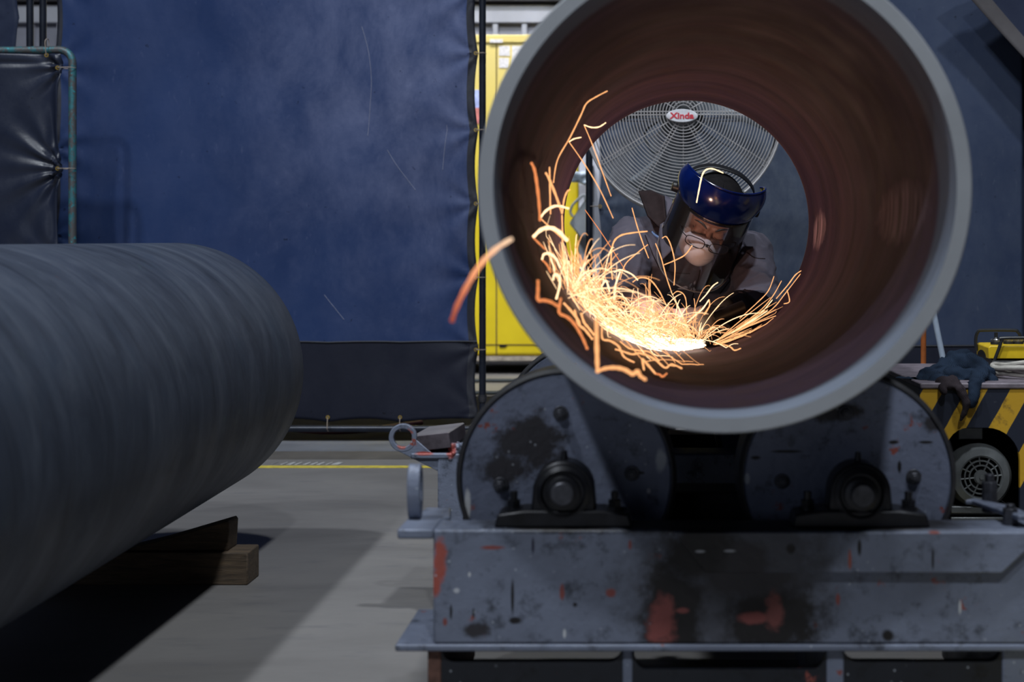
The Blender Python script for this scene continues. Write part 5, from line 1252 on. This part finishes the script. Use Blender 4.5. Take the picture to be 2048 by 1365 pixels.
TR = [
 ([(903, 645), (915, 610), (938, 565), (962, 528), (992, 498), (1022, 479)], 11, 1.62, 'sp_fade', 'long thick spark flying outside the pipe, across its left rim', None),
 ([(1193, 640), (1193, 675), (1194, 710), (1195, 743)], 8, 2.25, 'sp_gold', 'tall straight vertical spark dropping onto the near pipe bottom', None),
 ([(1195, 743), (1212, 737), (1232, 736), (1250, 740), (1266, 749), (1275, 742), (1280, 752), (1290, 759)], 7.5, 2.25, 'sp_gold', 'lowest spark, bounding right from the foot of the vertical one', None),
 ([(1076, 560), (1076, 580), (1076, 600), (1088, 601), (1103, 605), (1117, 614)], 6.5, 2.4, 'sp_orange', 'L-shaped orange spark by the lower left pipe wall', None),
 ([(1122, 596), (1119, 612), (1119, 627), (1135, 635), (1150, 650), (1164, 674), (1174, 697)], 6, 2.5, 'sp_orange', 'long orange spark bending steeply down towards the lower left rim', None),
 ([(1062, 325), (1069, 340), (1074, 370), (1078, 405), (1080, 440)], 6, 2.5, 'sp_orange', 'leftmost long falling spark near the upper left pipe wall', None),
 ([(1066, 475), (1082, 460), (1100, 456), (1117, 463), (1133, 480)], 8, 2.5, 'sp_white', 'thick white hook of a spark beside the yellow cabinet edge', None),
 ([(1066, 475), (1078, 487), (1091, 499)], 4, 2.5, 'sp_orange', lft, None),
 ([(1080, 437), (1093, 421), (1113, 412), (1136, 417)], 5, 2.6, 'sp_white', lft, None),
 ([(1091, 345), (1100, 362), (1112, 392), (1124, 426)], 5, 2.6, 'sp_gold', lft, None),
 ([(1099, 334), (1100, 380), (1101, 428)], 3.5, 2.7, 'sp_gold', lft, None),
 ([(1124, 430), (1125, 470), (1125, 510), (1128, 540)], 3.5, 2.8, 'sp_gold', lft, None),
 ([(1125, 425), (1128, 400), (1134, 384), (1139, 380)], 3.5, 2.8, 'sp_gold', lft, None),
 ([(1080, 436), (1100, 455), (1128, 480)], 3, 2.8, 'sp_gold', lft, None),
 ([(1215, 182), (1192, 194), (1173, 207), (1162, 230), (1140, 275), (1115, 320), (1107, 365)], 2.8, 3.0, 'sp_gold', 'topmost long bent spark high at the left inside the pipe', None),
 ([(1168, 250), (1183, 255), (1198, 254), (1211, 246)], 2.8, 3.1, 'sp_white', 'small forked spark beside the top left of the fan', None),
 ([(1168, 250), (1185, 290), (1205, 345), (1222, 392)], 2.2, 3.1, 'sp_gold', 'straight thin spark falling in front of the fan, right of its twin', None),
 ([(1138, 284), (1148, 278), (1162, 275)], 2.6, 3.1, 'sp_white', lft, None),
 ([(1138, 284), (1170, 330), (1200, 380), (1226, 436)], 2.2, 3.1, 'sp_gold', 'straight thin spark falling past the curtain pole, left of its twin', None),
 ([(1393, 406), (1398, 380), (1404, 352), (1412, 340), (1426, 338), (1446, 346)], 3.2, 3.55, 'sp_white', 'hooked spark in front of the blue face shield', None),
 ([(1225, 560), (1222, 525), (1226, 488), (1240, 472), (1265, 466), (1294, 463)], 3.4, 3.2, 'sp_gold', 'hooked golden spark in front of the sleeve at the left', None),
 ([(1264, 416), (1275, 455), (1287, 490), (1297, 516)], 2.2, 3.3, 'sp_gold', 'thin straight spark falling in front of the jacket shoulder', None),
 ([(1170, 420), (1200, 462), (1225, 500), (1250, 540)], 1.8, 3.3, 'sp_orange', 'thin slanting spark between the curtain pole and the sleeve', None),
 ([(1311, 487), (1322, 515), (1333, 555), (1345, 590)], 2.2, 3.35, 'sp_gold', mid, None),
 ([(1324, 477), (1333, 474), (1343, 495), (1350, 530), (1348, 570)], 2.2, 3.35, 'sp_gold', mid, None),
 ([(1328, 530), (1350, 521), (1370, 510), (1384, 492)], 2.4, 3.35, 'sp_gold', 'curved spark running from the jacket up to the white mask', None),
 ([(1084, 520), (1088, 509), (1100, 508), (1112, 518), (1120, 534)], 5, 2.7, 'sp_white', lft, None),
 ([(1084, 520), (1094, 530), (1101, 545)], 4, 2.7, 'sp_orange', lft, None),
 ([(1106, 561), (1109, 550), (1117, 552), (1120, 568), (1113, 597)], 5, 2.7, 'sp_white', lft, None),
 ([(1162, 626), (1168, 645), (1176, 655), (1187, 669)], 5, 2.6, 'sp_gold', low, None),
 ([(1149, 620), (1157, 648), (1170, 660), (1184, 678)], 5, 2.6, 'sp_gold', low, None),
 ([(1127, 606), (1140, 620), (1156, 640), (1160, 652)], 5, 2.6, 'sp_gold', low, None),
 ([(1204, 654), (1205, 678), (1220, 682), (1237, 693), (1248, 714), (1268, 725)], 4, 2.8, 'sp_gold', low, None),
 ([(1230, 699), (1242, 702), (1264, 709), (1281, 707), (1308, 718), (1330, 736), (1343, 729), (1363, 737)], 4, 2.7, 'sp_gold', low, None),
 ([(1284, 717), (1286, 728), (1288, 740)], 4.5, 2.5, 'sp_gold', low, None),
 ([(1285, 718), (1298, 733), (1311, 748)], 4.5, 2.5, 'sp_gold', low, None),
 ([(1311, 748), (1320, 750), (1325, 754), (1333, 748)], 4, 2.5, 'sp_orange', low, None),
 ([(1240, 683), (1258, 697), (1280, 702), (1300, 705), (1318, 722)], 3, 2.8, 'sp_gold', low, None),
 ([(1602, 542), (1590, 551), (1576, 570), (1553, 597)], 2.2, 3.45, 'sp_gold', rgt, 3.4),
 ([(1574, 580), (1579, 603), (1568, 608)], 2.0, 3.3, 'sp_gold', 'small hooked spark against the right wall of the pipe', None),
 ([(1548, 553), (1536, 583), (1512, 608), (1480, 637)], 1.8, 3.45, 'sp_gold', rgt, 3.4),
 ([(1563, 562), (1546, 592), (1524, 618), (1490, 645)], 1.8, 3.45, 'sp_gold', rgt, 3.4),
 ([(1601, 548), (1570, 588), (1545, 618), (1500, 650), (1460, 668)], 1.8, 3.4, 'sp_gold', rgt, 3.4),
 ([(1552, 632), (1530, 640), (1500, 652), (1470, 663)], 1.8, 3.35, 'sp_gold', rgt, None),
 ([(1545, 600), (1520, 628), (1480, 655), (1440, 678)], 2.0, 3.4, 'sp_white', rgt, None),
 ([(1535, 622), (1500, 645), (1460, 668), (1425, 684)], 2.0, 3.4, 'sp_white', rgt, None),
 ([(1482, 697), (1469, 701), (1460, 694), (1440, 688)], 2.8, 3.2, 'sp_gold', 'small jagged spark right of the grinding disc', None),
 ([(1436, 565), (1425, 573), (1412, 590), (1400, 603)], 2.4, 3.4, 'sp_white', mid, None),
 ([(1418, 600), (1405, 618), (1388, 633), (1375, 645)], 3.2, 3.35, 'sp_white', mid, None),
 ([(1418, 599), (1419, 612), (1409, 630)], 2.6, 3.35, 'sp_gold', mid, None),
 ([(1240, 560), (1250, 530), (1270, 510), (1295, 490)], 2.2, 3.2, 'sp_gold', mid, None),
 ([(1265, 565), (1280, 556), (1300, 560), (1318, 582), (1332, 610)], 2.6, 3.2, 'sp_gold', mid, None),
 ([(1372, 643), (1373, 610), (1368, 590), (1355, 583), (1345, 590)], 2.0, 3.4, 'sp_gold', mid, None),
 ([(1228, 545), (1240, 540), (1262, 548), (1275, 560)], 3.0, 3.0, 'sp_white', mid, None),
 ([(1202, 575), (1212, 562), (1219, 583)], 4.0, 2.9, 'sp_white', mid, None),
 ([(1228, 605), (1230, 575), (1240, 545)], 4.0, 3.0, 'sp_white', mid, None),
]
for (pts, w_, d_, m_, lab, de) in TR: trace(pts, w_, d_, M[m_], lab, de)

# dense shower: sparks thrown by the disc, bouncing on the pipe wall
rnd = random.Random(11)
cx, cz_ = PC.x, PC.z
def fly(p, v_, dur, drag, dt=0.0012, t_skip=0.0):
    p = p.copy(); v_ = v_.copy(); out = []; n_ = int((dur + t_skip) / dt)
    for i in range(n_):
        v_.z -= 9.8 * dt; v_ *= (1 - drag * dt); p += v_ * dt
        rx_, rz_ = p.x - cx, p.z - cz_; r_ = math.hypot(rx_, rz_)
        if r_ > RI - 0.006 and D1 < p.y < D2:
            nx_, nz_ = rx_ / r_, rz_ / r_; vn = v_.x * nx_ + v_.z * nz_
            if vn > 0:
                e_ = 1 + rnd.uniform(0.3, 0.8); v_.x -= e_ * vn * nx_; v_.z -= e_ * vn * nz_; v_ *= rnd.uniform(0.6, 0.9)
                v_ += Vector((rnd.gauss(0, .15), rnd.gauss(0, .25), rnd.gauss(0, .15)))
            p.x = cx + nx_ * (RI - 0.006); p.z = cz_ + nz_ * (RI - 0.006)
        if i * dt >= t_skip: out.append(p.copy())
    return out
mbw, mbg, mbc = MB(), MB(), MB()
def put(mb_, path, w_):
    if len(path) < 3: return
    st = max(1, len(path) // 13); q = path[::st]
    if len(q) < 3: return
    n_ = len(q); rr_ = [w_ * (0.35 + 0.65 * math.sin(PI * (0.12 + 0.8 * i / (n_ - 1)))) for i in range(n_)]
    mb_.tube(q, rr_, 4)
def wall(phi, y, off=0.006):
    return Vector((cx + (RI - off) * math.sin(phi), y, cz_ - (RI - off) * math.cos(phi)))
for i in range(900):      # white-hot stream hugging the wall to the left
    k = rnd.random() ** 2.3; phi = math.radians(7 - 74 * k); y_ = 3.39 - 0.72 * k + rnd.gauss(0, 0.03 + 0.07 * k)
    tg = Vector((-math.cos(phi), 0, -math.sin(phi))); inn = Vector((-math.sin(phi), 0, math.cos(phi)))
    sp_ = rnd.uniform(1.5, 6.0) * (1 - 0.45 * k)
    v_ = (tg + inn * abs(rnd.gauss(0, 0.13 + 0.2 * k)) + Vector((0, rnd.gauss(-0.25, 0.22), 0))) * sp_
    put(mbc if k < 0.30 and rnd.random() < 0.75 else (mbw if rnd.random() < 0.8 - 0.5 * k else mbg), fly(wall(phi, y_, 0.008 + abs(rnd.gauss(0, 0.006 + 0.022 * k))), v_, rnd.uniform(0.008, 0.030), rnd.uniform(4, 14), 0.001), rnd.uniform(0.0005, 0.0010))
for i in range(650):      # white core
    k = rnd.random(); phi = math.radians(8 - 36 * k); y_ = 3.395 - 0.36 * k + rnd.gauss(0, 0.02)
    tg = Vector((-math.cos(phi), 0, -math.sin(phi))); inn = Vector((-math.sin(phi), 0, math.cos(phi)))
    v_ = (tg + inn * abs(rnd.gauss(0, 0.05)) + Vector((0, rnd.gauss(-0.25, 0.12), 0))) * rnd.uniform(2.0, 5.0)
    put(mbc, fly(wall(phi, y_, 0.007 + abs(rnd.gauss(0, 0.006))), v_, rnd.uniform(0.008, 0.020), 6, 0.001), rnd.uniform(0.0006, 0.0012))
for i in range(350):      # arcs above it
    k = rnd.random() ** 1.1; phi = math.radians(5 - 64 * k); y_ = 3.40 - 0.75 * k + rnd.gauss(0, 0.06)
    tg = Vector((-math.cos(phi), 0, -math.sin(phi))); inn = Vector((-math.sin(phi), 0, math.cos(phi)))
    v_ = tg * rnd.gauss(0.1, 0.55) + inn * rnd.uniform(0.35, 1.15) + Vector((0, rnd.gauss(-0.15, 0.3), 0.35))
    put(mbg if rnd.random() < 0.65 else mbw, fly(wall(phi, y_, 0.010), v_ * rnd.uniform(0.8, 1.5), rnd.uniform(0.05, 0.17), rnd.uniform(1, 5), 0.002, rnd.uniform(0, 0.03)), rnd.uniform(0.0005, 0.0010))
for i in range(45):      # thin long spray reaching further up the left
    ang = rnd.uniform(0.05, 0.9); v_ = Vector((-math.cos(ang), rnd.gauss(-0.25, 0.2), math.sin(ang))) * rnd.uniform(2, 5)
    put(mbg, fly(CP + Vector((-0.01, 0, 0.006)), v_, rnd.uniform(0.02, 0.05), rnd.uniform(4, 10), 0.001, rnd.uniform(0, 0.02)), rnd.uniform(0.0004, 0.0008))
for i in range(55):      # few to the right
    ang = rnd.uniform(0.1, 0.75); v_ = Vector((math.cos(ang), rnd.gauss(-0.1, 0.2), math.sin(ang))) * rnd.uniform(1.5, 6)
    put(mbg, fly(CP + Vector((0.01, 0, 0.004)), v_, rnd.uniform(0.015, 0.04), 10, 0.001, rnd.uniform(0, 0.02)), rnd.uniform(0.0005, 0.0009))
mbw.mi = [0] * len(mbw.f); k0 = len(mbw.f); mbw.add(mbg.v, mbg.f, 1); mbw.add(mbc.v, mbc.f, 2)
o = mbw.build('spark_shower', [M['sp_white'], M['sp_gold'], M['sp_core']], org=tuple(CP), smooth=80, recalc=False)
tag(o, 'dense white-gold shower of sparks along the pipe bottom', 'sparks', kind='stuff')

for ob in bpy.data.objects:
    if '_o' in ob: del ob['_o']
